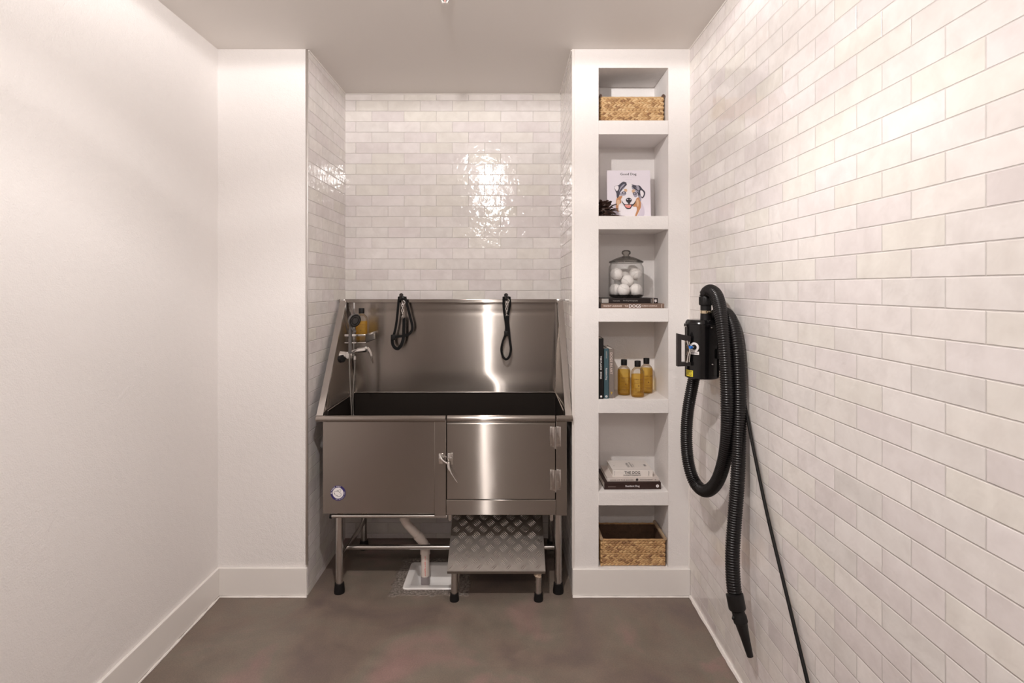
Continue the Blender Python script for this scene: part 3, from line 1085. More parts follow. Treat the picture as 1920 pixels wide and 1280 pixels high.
# black hooks on the top rail
for px in (754, 949.5):
    hx = (px - VX) * 3.39 / FOC
    hk = MB()
    hk.box(hx - 0.020, hx + 0.022, 3.362, 3.384, 1.497, 1.522, 0.007)
    hk.blob((hx - 0.002, 3.373, 1.528), 0.0125, 0.011, 0.012, u=12, v=8)
    hk.tube(spline([(hx + 0.004, 3.372, 1.53), (hx, 3.350, 1.520), (hx - 0.002, 3.338, 1.500), (hx, 3.334, 1.506)], 5), 0.006, 10)
    hk.build('leash_hook', M['hookblack'], tub)

# ------------------------------------------------------------------ leashes
def ring_path(c, r, rz, ax, n=12):
    c = Vector(c); ax = Vector(ax).normalized()
    return [c + ax * (r * math.cos(2 * PI * k / n)) + Vector((0, 0, rz * math.sin(2 * PI * k / n))) for k in range(n)]


def P(px, py, d=3.345):
    return at(px, py, d)


ls = thing('leash', 'black webbing leash on the left hook, wide open loop with a chrome snap', 'leash', P(754, 560), 'leashes hanging on the tub')
REF = (0, -1, 0)
b = MB()
b.strap(spline([P(748.5, 556, 3.352), P(746.5, 575), P(744, 600), P(741, 618), P(737.5, 630)], 6), 0.0145, 0.003, (0.45, -1, 0))
b.strap(spline([P(759.5, 556, 3.352), P(763, 570), P(768.5, 592), P(772.5, 608), P(772.5, 618), P(767, 626), P(758, 629.5), P(748, 630.5), P(738, 632)], 6), 0.015, 0.003, (0.2, -1, 0.3))
b.strap(spline([P(757.5, 595), P(757, 615), P(756.5, 632, 3.34), P(753, 645, 3.335), P(747, 653, 3.335), P(741, 652, 3.34), P(736.5, 645, 3.345), P(735.5, 635, 3.345)], 6), 0.0185, 0.003, (0, -1, 0.15))
b.build('strap', M['strap'], ls)
MB().box(P(733, 0).x, P(741.5, 0).x, 3.335, 3.352, zf(637, 3.345), zf(627, 3.345), 0.004).build('slider', M['rubber'], ls)
def snap(px, top, bot, par):
    s_ = MB()
    x = P(px, 0).x
    y = 3.345
    z = zf(top, 3.345)
    zb = zf(bot, 3.345)
    s_.tube(spline([(x + 0.004, y, z - 0.004), (x + 0.014, y, z - 0.012), (x + 0.010, y, z - 0.026), (x, y, z - 0.030), (x - 0.004, y, z - 0.012)], 5), 0.0028, 8)
    k = 0
    zz = z - 0.032
    while zz > zb + 0.018:
        s_.tube(ring_path((x - 0.001, y, zz), 0.006, 0.011, (1, 0, 0) if k % 2 == 0 else (0, 1, 0)), 0.0022, 8, closed=True)
        zz -= 0.016
        k += 1
    s_.cyl((x, y, zb + 0.018), (x, y, zb + 0.008), 0.0045, 12)
    s_.tube([(x - 0.009, y, zb), (x + 0.009, y, zb), (x + 0.009, y, zb + 0.009), (x - 0.009, y, zb + 0.009)], 0.0024, 8, closed=True)
    s_.build('snap_hook', M['chrome'], par)
snap(755, 562, 596, ls)

ls = thing('leash', 'black webbing leash on the right hook, hanging narrow with a teardrop loop', 'leash', P(949.5, 560), 'leashes hanging on the tub')
b = MB()
b.strap(spline([P(944.5, 556, 3.352), P(944.5, 575), P(946.5, 592), P(949, 610), P(949, 625)], 6), 0.0145, 0.003, (0.3, -1, 0))
b.strap(spline([P(955.5, 556, 3.352), P(956.5, 570), P(953.5, 585), P(952, 600), P(954, 618, 3.34), P(956, 640, 3.338), P(958, 655, 3.336), P(955, 668, 3.336), P(949, 673.5, 3.338), P(943, 668, 3.342), P(940, 655, 3.345), P(943, 640, 3.345), P(947.5, 628, 3.345)], 6), 0.0135, 0.003,
        [Vector((0.9 - 1.5 * min(1, k / 60), -1, 0)) for k in range(73)])
b.strap(spline([P(951, 592, 3.341), P(951.5, 605, 3.341), P(950, 622, 3.341)], 6), 0.0185, 0.003, (0, -1, 0))
b.build('strap', M['strap'], ls)
MB().box(P(945, 0).x, P(952.5, 0).x, 3.334, 3.352, zf(630, 3.345), zf(620, 3.345), 0.004).build('slider', M['rubber'], ls)
snap(950.5, 559, 594, ls)

# ------------------------------------------------------------------ mixer, hand shower, caddy on the left splash
FYD = 3.12
def F(px, py, d=FYD):
    return at(px, py, d)
fc = thing('shower_faucet', 'chrome mixer faucet with curved lever on the left side of the tub', 'faucet', F(655, 665))
b = MB()
b.cyl((-0.938, FYD, zf(665, FYD)), F(652, 666), 0.022, 22, 0.020)
b.tube([F(651, 666), F(655, 666), F(659, 666)], 0.021, 22, ref=(0, -1, 0))
b.build('valve_body', M['chrome'], fc)
kb = MB()
c0 = F(654, 666, 3.095)
kb.lathe([(0, 0.010), (0.012, 0.010), (0.0125, 0.006), (0.019, 0.004), (0.0205, -0.012), (0, -0.012)], (0, 0, 0), 30, mat=Matrix.Translation(c0) @ Matrix.Rotation(PI / 2, 4, 'X'))
kb.build('round_cap', M['chrome_dull'], fc)
b = MB()
b.cyl(F(659, 660), F(671, 656.5, 3.115), 0.0095, 16)
b.cyl(F(671, 656.5, 3.115), F(686, 655, 3.11), 0.0135, 20, 0.0145)
b.cyl(F(660, 668), F(665, 668), 0.007, 12)
b.build('spout_arm', M['chrome'], fc)
MB().sweep(spline([F(683, 654, 3.11), F(689, 653, 3.105), F(694, 661, 3.10), F(697, 671, 3.10), F(699, 681, 3.10)], 6), [(-0.007, -0.003), (0.007, -0.003), (0.007, 0.003), (-0.007, 0.003)], (1, -0.7, 0.3),
           scale=[1.5 - 0.9 * k / 24 for k in range(25)]).build('lever_handle', M['chrome'], fc)
dk = MB()
dk.cyl((-0.932, FYD - 0.02, zf(672, FYD)), F(643, 672, 3.09), 0.021, 8)
dk.build('diverter_knob', M['rubber'], fc)
MB().box(-0.934, F(660, 0).x, FYD - 0.004, FYD + 0.012, zf(661.5, FYD), zf(659.5, FYD), 0.001).build('bracket_arm', M['chrome'], fc)

hs = thing('hand_shower', 'dark grey hand shower standing in its holder beside the amber bottle', 'shower head', F(656, 660, 3.09))
MB().tube(spline([F(656, 662, 3.085), F(656.5, 640, 3.085), F(657, 622, 3.085), F(659, 610, 3.08)], 5), 0.0095, 16).build('handle', M['graychrome'], hs)
hc = F(664, 600, 3.075)
axis = Vector((0.72, -0.66, -0.22)).normalized()
rotm = axis.to_track_quat('Z', 'Y').to_matrix().to_4x4()
MB().lathe([(0, -0.034), (0.012, -0.033), (0.026, -0.020), (0.0375, -0.002), (0.039, 0.006), (0.036, 0.010), (0, 0.010)], (0, 0, 0), 34, mat=Matrix.Translation(hc) @ rotm).build('spray_head', M['graychrome'], hs)
b = MB()
b.lathe([(0.0335, 0.010), (0.0335, 0.013), (0.029, 0.0135), (0.029, 0.010)], (0, 0, 0), 34, mat=Matrix.Translation(hc) @ rotm, close=True)
b.lathe([(0.022, 0.010), (0.022, 0.0125), (0.018, 0.013), (0.018, 0.010)], (0, 0, 0), 34, mat=Matrix.Translation(hc) @ rotm, close=True)
for k in range(24):
    r_ = (0.008, 0.014, 0.0255)[k % 3]
    p = Matrix.Translation(hc) @ rotm @ Vector((r_ * math.cos(k * 2.4), r_ * math.sin(k * 2.4), 0.0105))
    b.blob(p, 0.0016, 0.0016, 0.0016, u=6, v=4)
b.build('spray_plate', M['blackmatte'], hs)
MB().tube(spline([F(657, 607, 3.085), F(662, 618, 3.07), F(666, 621, 3.06), F(663, 624, 3.062)], 5), 0.0065, 10).build('spray_trigger', M['graychrome'], hs)
hp = spline([F(655.5, 662, 3.085), F(655.5, 690, 3.085), F(657, 730, 3.08), F(659, 770, 3.07), at(660.5, 800, 3.06), at(662, 812, 3.06), at(664, 800, 3.075), F(661.5, 760, 3.09), F(663, 720, 3.10), F(665, 690, 3.105), F(665, 670, 3.105)], 10)
hp = resample(hp, 0.0022)
MB().tube(hp, 0.0050, 10, scale=[1.0 if i % 2 else 0.86 for i in range(len(hp))]).build('hose', M['hosesteel'], hs)
MB().cyl(F(665, 674, 3.105), F(665, 667, 3.105), 0.0095, 14).build('hose_nut', M['chrome'], hs)

CX0, CX1, CY0, CY1, CZ0, CZ1 = -0.922, -0.808, 3.165, 3.392, 1.262, 1.305
cdy = thing('soap_caddy', 'small clear and chrome corner caddy on the left splash holding a bottle', 'shelf', (CX0, CY0, CZ0))
b = MB()
b.box(CX0, CX1, CY0, CY1, CZ0, CZ0 + 0.004)
b.box(CX0, CX1, CY0, CY0 + 0.002, CZ0, CZ1)
b.box(CX1 - 0.002, CX1, CY0, CY1, CZ0, CZ1)
b.build('tray', M['acrylic'], cdy, smooth=False)
b = MB()
b.box(CX0 - 0.004, CX1 + 0.002, CY0 - 0.003, CY0 + 0.001, CZ1 - 0.006, CZ1 + 0.006, 0.001)
b.box(CX1 - 0.002, CX1 + 0.002, CY0 - 0.003, CY1, CZ1 - 0.005, CZ1 + 0.006, 0.001)
b.box(CX0 - 0.004, CX1 + 0.002, CY0 - 0.003, CY0 + 0.001, CZ0 - 0.002, CZ0 + 0.004, 0.001)
b.build('rim', M['chrome_dull'], cdy)


# ------------------------------------------------------------------ amber soap bottles
def bottle(label, loc, group, rz=0.0, fill=0.128):
    t = thing('soap_bottle', label, 'bottle', loc, group, (0, 0, rz))
    body = [(0, 0.001), (0.030, 0.001), (0.0335, 0.006), (0.0338, 0.125), (0.0325, 0.134), (0.027, 0.144), (0.018, 0.152), (0.0135, 0.158), (0.013, 0.170)]
    MB().lathe(body, seg=40).build('bottle_body', M['clearplastic'], t, local=True, angle=60)
    lq = [(0, 0.004), (0.029, 0.004), (0.0322, 0.008), (0.0324, min(fill, 0.125)), ] + ([(0.031, 0.134)] if fill > 0.13 else []) + [(0, min(fill, 0.134))]
    MB().lathe(lq, seg=40).build('liquid_soap', M['amber'], t, local=True, angle=40)
    cp = MB().lathe([(0, 0.158), (0.0160, 0.158), (0.0162, 0.186), (0.0152, 0.188), (0, 0.188)], seg=30)
    cp.build('cap', M['rubber'], t, local=True)
    pr = MB()
    def wrap(s, wd, h, z):
        n0 = len(pr.bm.verts)
        pr.text(s, wd, h, Matrix.Identity(4))
        pr.bm.verts.ensure_lookup_table()
        for v in pr.bm.verts[n0:]:
            a = v.co.x / 0.0341
            zz = z + v.co.y
            v.co = Vector((0.0342 * math.sin(a), -0.0342 * math.cos(a), zz))
    wrap('ANIMAL WASH', 0.052, 0.0055, 0.095)
    wrap('FOR DOGS', 0.022, 0.0028, 0.084)
    wrap('CLEAN COAT', 0.046, 0.0034, 0.076)
    for z, wd in ((0.046, 0.040), (0.034, 0.036), (0.027, 0.020)):
        n0 = len(pr.bm.verts)
        for k in range(8):
            a0, a1 = [(-wd / 2 + wd * (k + q) / 8) / 0.0341 for q in (0, 1)]
            vv = [pr.bm.verts.new((0.0342 * math.sin(a), -0.0342 * math.cos(a), zz)) for a, zz in ((a0, z), (a1, z), (a1, z + 0.0012), (a0, z + 0.0012))]
            pr.bm.faces.new(vv)
    vv = [pr.bm.verts.new((0.0033 * math.cos(k * PI / 8), -0.0343, 0.062 + 0.0033 * math.sin(k * PI / 8))) for k in range(16)]
    pr.bm.faces.new(vv)
    pr.build('label_print', M['darkbrownink'], t, local=True, smooth=False)
    return t


S4 = SHELVES[3][1]
BG = 'amber soap bottles on the shelf'
bottle('amber soap bottle standing left of the other two, nearest the upright books', (at(1170, 0, 3.00).x, 3.00, S4), BG, 0.08, 0.134)
bottle('amber soap bottle standing in front between its two neighbours, filled lowest', (at(1195.5, 0, 2.945).x, 2.945, S4), BG, -0.05, 0.117)
bottle('amber soap bottle standing rearmost at right, partly behind another bottle', (at(1212, 0, 3.055).x, 3.055, S4), BG, 0.1, 0.132)
bottle('amber soap bottle standing in the small caddy inside the tub', (at(678, 0, 3.26).x, 3.26, CZ0 + 0.004), None, 0.1, 0.112)

# ------------------------------------------------------------------ drain, floor sink, ramp
dp = thing('drain_pipe', 'white plastic drain pipe bending from the tub down into the floor sink', 'pipe', (-0.461, 3.085, 0))
DY = 3.085
b = MB()
q = [Vector((-0.575, DY, 0.425)), Vector((-0.575, DY, 0.315)), Vector((-0.572, DY, 0.295)), Vector((-0.556, DY, 0.272)), Vector((-0.485, DY, 0.196)), Vector((-0.466, DY, 0.172)), Vector((-0.461, DY, 0.148)), Vector((-0.461, DY, 0.0)), Vector((-0.461, DY, -0.004))]
b.tube(q, 0.0232, 24)
b.build('pipe', M['pvc'], dp)
for a, c_ in ((Vector((-0.575, DY, 0.42)), Vector((-0.575, DY, 0.30))), (Vector((-0.505, DY, 0.2175)), Vector((-0.478, DY, 0.188))), (Vector((-0.461, DY, 0.165)), Vector((-0.461, DY, 0.115)))):
    MB().tube([a, c_], 0.0272, 24).build('elbow_socket', M['pvc'], dp)
b = MB()
rnd = random.Random(4)
zz = 0.112
while zz > 0.004:
    hh = rnd.uniform(0.003, 0.008)
    b.box(-0.458 - rnd.uniform(0.001, 0.004), -0.458 + rnd.uniform(0.001, 0.003), DY - 0.0238, DY - 0.0228, zz - hh, zz)
    zz -= hh + rnd.uniform(0.002, 0.005)
b.build('pipe_print', M['print_pink'], dp, smooth=False)
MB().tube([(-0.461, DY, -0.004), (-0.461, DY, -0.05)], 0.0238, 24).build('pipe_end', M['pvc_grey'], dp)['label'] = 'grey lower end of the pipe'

fs_ = thing('floor_sink', 'square white porcelain floor sink set in the concrete under the tub', 'drain', ((SINK[0] + SINK[1]) / 2, (SINK[2] + SINK[3]) / 2, 0))
b = MB()
def ringrect(inset, z, rad, n=5):
    x0, x1, y0, y1 = SINK[0] + inset, SINK[1] - inset, SINK[2] + inset, SINK[3] - inset
    pts = []
    for (cx_, cy_, a0) in ((x1 - rad, y1 - rad, 0), (x0 + rad, y1 - rad, 90), (x0 + rad, y0 + rad, 180), (x1 - rad, y0 + rad, 270)):
        for k in range(n):
            a = math.radians(a0 + 90 * k / (n - 1))
            pts.append((cx_ + rad * math.cos(a), cy_ + rad * math.sin(a), z))
    return pts
levels = [(0.0, 0.001, 0.022), (0.003, 0.006, 0.022), (0.034, 0.006, 0.018), (0.039, 0.0, 0.018), (0.052, -0.075, 0.02), (0.065, -0.085, 0.02)]
rs_ = [[b.bm.verts.new(p) for p in ringrect(*l)] for l in levels]
for A_, B2 in zip(rs_, rs_[1:]):
    for k in range(len(A_)):
        b.bm.faces.new((A_[k], A_[(k + 1) % len(A_)], B2[(k + 1) % len(A_)], B2[k]))
b.bm.faces.new(rs_[-1])
b.build('sink_bowl', M['porcelain'], fs_, angle=50)
MB().lathe([(0, 0.001), (0.028, 0.001), (0.030, 0.0), (0, 0.0)], (-0.36, 3.07, -0.0845), 24).build('strainer', M['chrome_dull'], fs_)

rp = thing('folding_ramp', 'sloping diamond plate step in front of and under the tub door', 'step', (-0.065, 2.83, 0))
RA = math.radians(31)
RW, RL = 0.490, 0.425
Rm = Matrix.Translation((-0.065, 2.800, 0.163)) @ Matrix.Rotation(RA, 4, 'X')    # local x across, y up the slope, z out of the plate
b = MB()
b.box(-RW / 2, RW / 2, 0, RL, -0.004, 0, mat=Rm)
b.box(-RW / 2, RW / 2, -0.002, 0.002, -0.020, 0.0, mat=Rm)
b.box(-RW / 2, -RW / 2 + 0.003, 0, RL, -0.020, -0.004, mat=Rm)
b.box(RW / 2 - 0.003, RW / 2, 0, RL, -0.020, -0.004, mat=Rm)
pl = b.build('tread_plate', M['tread'], rp, smooth=False)
b = MB()
pitch = 0.0375
for r_ in range(int(RL / pitch) + 1):
    for c_ in range(-7, 8):
        px_, py_ = (c_ + (0.5 if r_ % 2 else 0.0)) * 0.0735, 0.014 + r_ * pitch
        ang = math.radians(48 if r_ % 2 == 0 else -48)
        for k in range(5):
            off = (k - 2) * 0.0084
            L_ = 0.0205 - 0.0016 * abs(k - 2)
            cx_, cy_ = px_ - off * math.sin(ang), py_ + off * math.cos(ang)
            pts = []
            for u_ in (-1, -0.5, 0, 0.5, 1):
                pts.append((cx_ + u_ * L_ * math.cos(ang), cy_ + u_ * L_ * math.sin(ang)))
            if any(abs(x) > RW / 2 - 0.002 or y < 0.002 or y > RL - 0.002 for x, y in pts):
                continue
            wv_ = [0.0002, 0.0021, 0.0026, 0.0021, 0.0002]
            lf, rt, tp = [], [], []
            for (x, y), w_ in zip(pts, wv_):
                nx_, ny_ = -math.sin(ang) * w_, math.cos(ang) * w_
                lf.append(b.bm.verts.new(Rm @ Vector((x + nx_, y + ny_, 0))))
                rt.append(b.bm.verts.new(Rm @ Vector((x - nx_, y - ny_, 0))))
                tp.append(b.bm.verts.new(Rm @ Vector((x, y, w_ * 1.0))))
            for i in range(4):
                b.bm.faces.new((lf[i], lf[i + 1], tp[i + 1], tp[i]))
                b.bm.faces.new((tp[i], tp[i + 1], rt[i + 1], rt[i]))
b.build('tread_bars', M['treadbar'], pl, angle=80)
for px in (852, 1009.5):
    x = (px - VX) * 2.832 / FOC
    lg = MB().tube([(x, 2.832, 0.166), (x, 2.832, 0.10), (x, 2.832, 0.012)], 0.0165, 18).build('leg', M['steel_t'], rp)
    MB().lathe([(0, 0), (0.0232, 0), (0.0235, 0.010), (0.0205, 0.034), (0.0205, 0.038), (0.0165, 0.038), (0, 0.036)], (x, 2.832, 0), 22).build('rubber_foot', M['rubber'], lg)
MB().tube([(-0.262, 2.90, 0.20), (-0.262, 2.90, 0.10), (-0.262, 2.90, 0.02)], 0.006, 10).build('rear_strut', M['steel_t'], rp)
x = (1009.5 - VX) * 2.832 / FOC
pts = [Vector((x + 0.0035 * math.sin(k * 1.9), 2.832, 0.152 - 0.003 * k)) for k in range(11)]
MB().tube(pts, 0.0185, 14, scale=[1 + 0.14 * math.sin(k * 2.3) for k in range(11)]).build('tape_wrap', M['tape'], rp)['label'] = 'tan tape wrapped round the right leg'

# ------------------------------------------------------------------ books
def book(label, loc, L, T, D, cover, group=None, rot=(0, 0, 0), pages='pages', round_spine=0.0):
    """local frame: spine faces -Y, length along X, thickness along +Z, depth along +Y; origin at bottom centre of the spine"""
    t = thing('book', label, 'book', loc, group, rot)
    bt = 0.0022
    b = MB()
    b.box(-L / 2, L / 2, 0.001, D, 0, bt, 0.0006, 1)
    b.box(-L / 2, L / 2, 0.001, D, T - bt, T, 0.0006, 1)
    pr = [(0.004, 0), (0.0012, 0.0), (-0.0 - round_spine * 0.6, T * 0.15), (-round_spine, T * 0.5), (-0.0 - round_spine * 0.6, T * 0.85), (0.0012, T), (0.004, T)]
    rows = [[b.bm.verts.new((x, y, z)) for y, z in pr] for x in (-L / 2, L / 2)]
    m = len(pr)
    for j in range(m):
        b.bm.faces.new((rows[0][j], rows[0][(j + 1) % m], rows[1][(j + 1) % m], rows[1][j]))
    b.bm.faces.new(rows[0]); b.bm.faces.new(rows[1][::-1])
    b.build('cover', M[cover], t, local=True, smooth=False)
    MB().box(-L / 2 + 0.003, L / 2 - 0.003, 0.004, D - 0.003, bt, T - bt).build('pages', M[pages], t, local=True, smooth=False)
    return t


def spine_text(t, items, T, name='spine_title', mat='paperwhite', y=-0.0006):
    for s, x, z, wd, h in items:
        MB().text(s, wd, h, Matrix.Translation((x, y, z)) @ Matrix.Rotation(PI / 2, 4, 'X')).build(name, M[mat], t, local=True, smooth=False)


def dot(t, x, z, r, mat, name='publisher_mark', y=-0.0006, hole=0.0):
    b = MB()
    n = 24
    if hole:
        o_ = [b.bm.verts.new((x + r * math.cos(2 * PI * k / n), y, z + r * math.sin(2 * PI * k / n))) for k in range(n)]
        i_ = [b.bm.verts.new((x + hole * math.cos(2 * PI * k / n), y, z + hole * math.sin(2 * PI * k / n))) for k in range(n)]
        for k in range(n):
            b.bm.faces.new((o_[k], o_[(k + 1) % n], i_[(k + 1) % n], i_[k]))
    else:
        b.bm.faces.new([b.bm.verts.new((x + r * math.cos(2 * PI * k / n), y, z + r * math.sin(2 * PI * k / n))) for k in range(n)])
    return b.build(name, M[mat], t, local=True, smooth=False)


def bar(t, x0, x1, z0, z1, mat, name, y=-0.0006):
    b = MB()
    b.bm.faces.new([b.bm.verts.new(v) for v in ((x0, y, z0), (x1, y, z0), (x1, y, z1), (x0, y, z1))])
    return b.build(name, M[mat], t, local=True, smooth=False)


def px2m(a, b_, d):
    return (b_ - a) * d / FOC


# --- two flat books under the jar (third shelf from the top)
S3 = SHELVES[2][1]
d = 2.888
T1 = 0.0245
cxm = at((1121.8 + 1245.5) / 2, 0, d).x
L1 = px2m(1121.8, 1245.5, d)
t = book('flat taupe book with DOGS on its spine, lying lowest under the glass jar', (cxm, d, S3), L1, T1, 0.235, 'book_taupe', 'flat books under the jar', round_spine=0.0)
def lx(px, d_, c):
    return at(px, 0, d_).x - c
bar(t, -L1 / 2, lx(1127, d, cxm), 0.0002, T1, 'book_darkbrown', 'dark_spine_end')
spine_text(t, [('VINCENT LAGRANGE', lx(1148.5, d, cxm), T1 * 0.47, px2m(1131, 1166, d), 0.0085), ('THE', lx(1174.5, d, cxm), T1 * 0.47, px2m(1171.5, 1178, d), 0.0068),
               ('HUMAN ANIMALS', lx(1217.5, d, cxm), T1 * 0.5, px2m(1203, 1232, d), 0.0070)], T1, mat='foil')
spine_text(t, [('DOGS', lx(1190.5, d, cxm), T1 * 0.47, px2m(1179.5, 1202, d), 0.0158)], T1, mat='paperwhite')
bar(t, lx(1240, d, cxm), lx(1241, d, cxm), 0.003, T1 - 0.003, 'foil', 'spine_line')
d2 = 2.905
cx2 = at((1127 + 1233.5) / 2, 0, d2).x
L2 = px2m(1127, 1233.5, d2)
T2 = 0.0275
t = book('dark brown book with a small white emblem, lying directly beneath the glass jar', (cx2, d2, S3 + T1), L2, T2, 0.225, 'book_darkbrown', 'flat books under the jar')
bar(t, lx(1128, d2, cx2), lx(1141, d2, cx2), 0.003, T2 - 0.003, 'greypages', 'grey_spine_panel')
spine_text(t, [('VALUE LAND', lx(1155.5, d2, cx2), T2 * 0.48, px2m(1149, 1162, d2), 0.0052), ('The Dog Photography', lx(1182, d2, cx2), T2 * 0.5, px2m(1168, 1196, d2), 0.0072)], T2, mat='greypages')
bar(t, lx(1224, d2, cx2), lx(1225, d2, cx2), 0.001, T2 - 0.001, 'foil', 'spine_line')
bar(t, lx(1220.6, d2, cx2), lx(1221.4, d2, cx2), 0.003, T2 - 0.003, 'greypages', 'spine_line')
b = MB()
for k in range(5):
    a = k * 2 * PI / 5 + 0.4
    b.prism([(-0.0012, 0.001), (0.0012, 0.001), (0.0022, 0.006), (0, 0.0088), (-0.0022, 0.006)],
            Matrix.Translation((lx(1229, d2, cx2), -0.0001, T2 * 0.5)) @ Matrix.Rotation(PI / 2, 4, 'X') @ Matrix.Rotation(a, 4, 'Z'), 0.0006)
b.build('publisher_mark', M['paperwhite'], t, local=True, smooth=False)

# --- three upright books (fourth shelf)
VRot = (0, PI / 2, 0)     # length points down, thickness to the right
def upright(label, px0, px1, pytop, d_, D, cover, **kw):
    x0 = at(px0, 0, d_).x
    T = px2m(px0, px1, d_)
    ztop = CAMZ + (VY - pytop) * d_ / FOC
    L = ztop - S4
    return book(label, (x0, d_, S4 + L / 2), L, T, D, cover, 'upright books on the shelf', VRot, **kw), L, T
t, L, T = upright('tall black upright book at the left end of the three upright books', 1122.3, 1131.6, 634, 2.885, 0.255, 'book_black')
def vpos(py, d_, L):      # image row -> local x (downwards)
    return L / 2 - (CAMZ + (VY - py) * d_ / FOC - S4)
spine_text(t, [('TIM FLACH', vpos(680, 2.885, L), T * 0.48, 0.071, 0.0092), ('DOGS', vpos(703.5, 2.885, L), T * 0.48, 0.036, 0.0088)], T)
dot(t, vpos(743, 2.885, L), T * 0.52, 0.0052, 'paperwhite')
t, L, T = upright('teal upright book standing between the black and the grey upright books', 1132.6, 1141.3, 653.5, 2.895, 0.215, 'book_teal')
spine_text(t, [('NICOLE ENGLAND', vpos(665, 2.895, L), T * 0.5, 0.036, 0.0038)], T, mat='foil')
spine_text(t, [('Resident Dog', vpos(701, 2.895, L), T * 0.46, 0.060, 0.0098)], T)
dot(t, vpos(743, 2.895, L), T * 0.5, 0.0056, 'paperwhite', hole=0.0019)
t, L, T = upright('warm grey upright book with a mustard mark, beside the amber bottles', 1142.0, 1151.8, 654, 2.902, 0.195, 'book_grey')
spine_text(t, [('DOGS IN ART', vpos(681, 2.902, L), T * 0.42, 0.112, 0.0120)], T, mat='foil')
b = MB()
b.prism([(-0.0055, 0.0030), (-0.002, 0.0065), (0.009, 0.001), (0.010, -0.002), (0.002, -0.001), (-0.004, -0.0045)], Matrix.Translation((vpos(736, 2.902, L), -0.0001, T * 0.42)) @ Matrix.Rotation(PI / 2, 4, 'X'), 0.0006)
b.build('spine_mark', M['goldink'], t, local=True, smooth=False)

# --- stack of three books (fifth shelf)
S5 = SHELVES[4][1]
SG = 'stacked books on the lower shelf'
d = 2.905
c5 = at((1133 + 1239.5) / 2, 0, d).x
L5, T5 = px2m(1133, 1239.5, d), 0.0365
t = book('dark maroon book at the bottom of the stack on the lower shelf', (c5, d, S5), L5, T5, 0.225, 'book_maroon', SG, (0, 0, 0.018))
spine_text(t, [('Resident Dog', lx(1186, d, c5), T5 * 0.46, px2m(1173, 1199.5, d), 0.0125)], T5)
bar(t, lx(1140, d, c5), lx(1154.5, d, c5), T5 * 0.40, T5 * 0.42, 'foil', 'spine_author')
dot(t, lx(1233, d, c5), T5 * 0.48, 0.0078, 'paperwhite', hole=0.0022)
d = 2.918
c6 = at((1138.5 + 1235.5) / 2, 0, d).x
L6, T6 = px2m(1138.5, 1235.5, d), 0.0185
t = book('thin off-white book in the middle of the stack on the lower shelf', (c6, d, S5 + T5), L6, T6, 0.205, 'book_offwhite', SG, (0, 0, 0.012))
spine_text(t, [('LOOK AT THE BIGGER', lx(1166, d, c6), T6 * 0.45, px2m(1144, 1188, d), 0.0052), ('PHOTO DOG PORTRAIT', lx(1212, d, c6), T6 * 0.5, px2m(1200, 1224, d), 0.0042)], T6, mat='bark')
dot(t, lx(1194.5, d, c6), T6 * 0.5, 0.0066, 'ink')
dot(t, lx(1229, d, c6), T6 * 0.5, 0.0032, 'ink', hole=0.0022)
d = 2.935
c7 = at((1148.5 + 1224) / 2, 0, d).x
L7, T7 = px2m(1148.5, 1224, d), 0.036
t = book('thick white book with black title, topmost of the stack on the lower shelf', (c7, d, S5 + T5 + T6), L7, T7, 0.165, 'book_white', SG, (0, 0, 0.012))
spine_text(t, [('THE DOG', lx(1185.5, d, c7), T7 * 0.62, px2m(1171, 1200.5, d), 0.0145), ('IN PHOTOGRAPHY', lx(1185.5, d, c7), T7 * 0.24, px2m(1169, 1202, d), 0.0070)], T7, mat='ink', y=-0.0008)
for s_, x_, w_, h_ in (('1839 TO TODAY', lx(1152, d, c7), 0.024, 0.0025), ('EDITIONS', lx(1216.5, d, c7), 0.022, 0.0038)):
    MB().text(s_, w_, h_, Matrix.Translation((x_, -0.0008, T7 * 0.5)) @ Matrix.Rotation(PI / 2, 4, 'X') @ Matrix.Rotation(-PI / 2, 4, 'Z')).build('spine_small_print', M['ink'], t, local=True, smooth=False)
for s_, x_, y_, w_, h_ in (('THE DOG', -0.010, 0.08, 0.075, 0.012), ('IN PHOTOGRAPHY', 0.008, 0.085, 0.085, 0.007), ('1839 TO TODAY', 0.020, 0.075, 0.05, 0.004), ('RB', 0.082, 0.075, 0.030, 0.013), ('T', -0.085, 0.07, 0.014, 0.005)):
    MB().text(s_, w_, h_, Matrix.Translation((x_, y_, T7 + 0.0004)) @ Matrix.Rotation(-PI / 2, 4, 'Z')).build('cover_lettering', M['ink'], t, local=True, smooth=False)

# --- portrait book standing on the second shelf, leaning back a little
S2 = SHELVES[1][1]
d = 3.03
GW, GH, GT = px2m(1139, 1220.6, d), 0.272, 0.018
gx = at((1139 + 1220.6) / 2, 0, d).x
t = thing('book', 'white book standing upright with a dog portrait on its front cover', 'book', (gx, d, S2), None, (math.radians(-5), 0, math.radians(-1.0)))
b = MB()
b.box(-GW / 2, GW / 2, 0, 0.0025, 0, GH, 0.0006, 1)
b.box(-GW / 2, GW / 2, GT - 0.0025, GT, 0, GH, 0.0006, 1)
b.box(-GW / 2, -GW / 2 + 0.0025, 0.001, GT - 0.001, 0, GH, 0.0005, 1)
b.build('cover', M['cover_lilac'], t, local=True, smooth=False)
MB().box(-GW / 2 + 0.002, GW / 2 - 0.003, 0.0025, GT - 0.0025, 0.003, GH - 0.003).build('pages', M['pages'], t, local=True, smooth=False)
def g2(x, y, lay):     # drawing coordinates -> cover
    return ((x - 688) / 805 * GW, -0.0002 - 0.00018 * lay, GH * (1140 - y) / 930)
b = MB()
fy = lambda x, y, w_, h_, s_: b.text(s_, w_, h_, Matrix.Translation(g2(x, y, 1)) @ Matrix.Rotation(PI / 2, 4, 'X'))
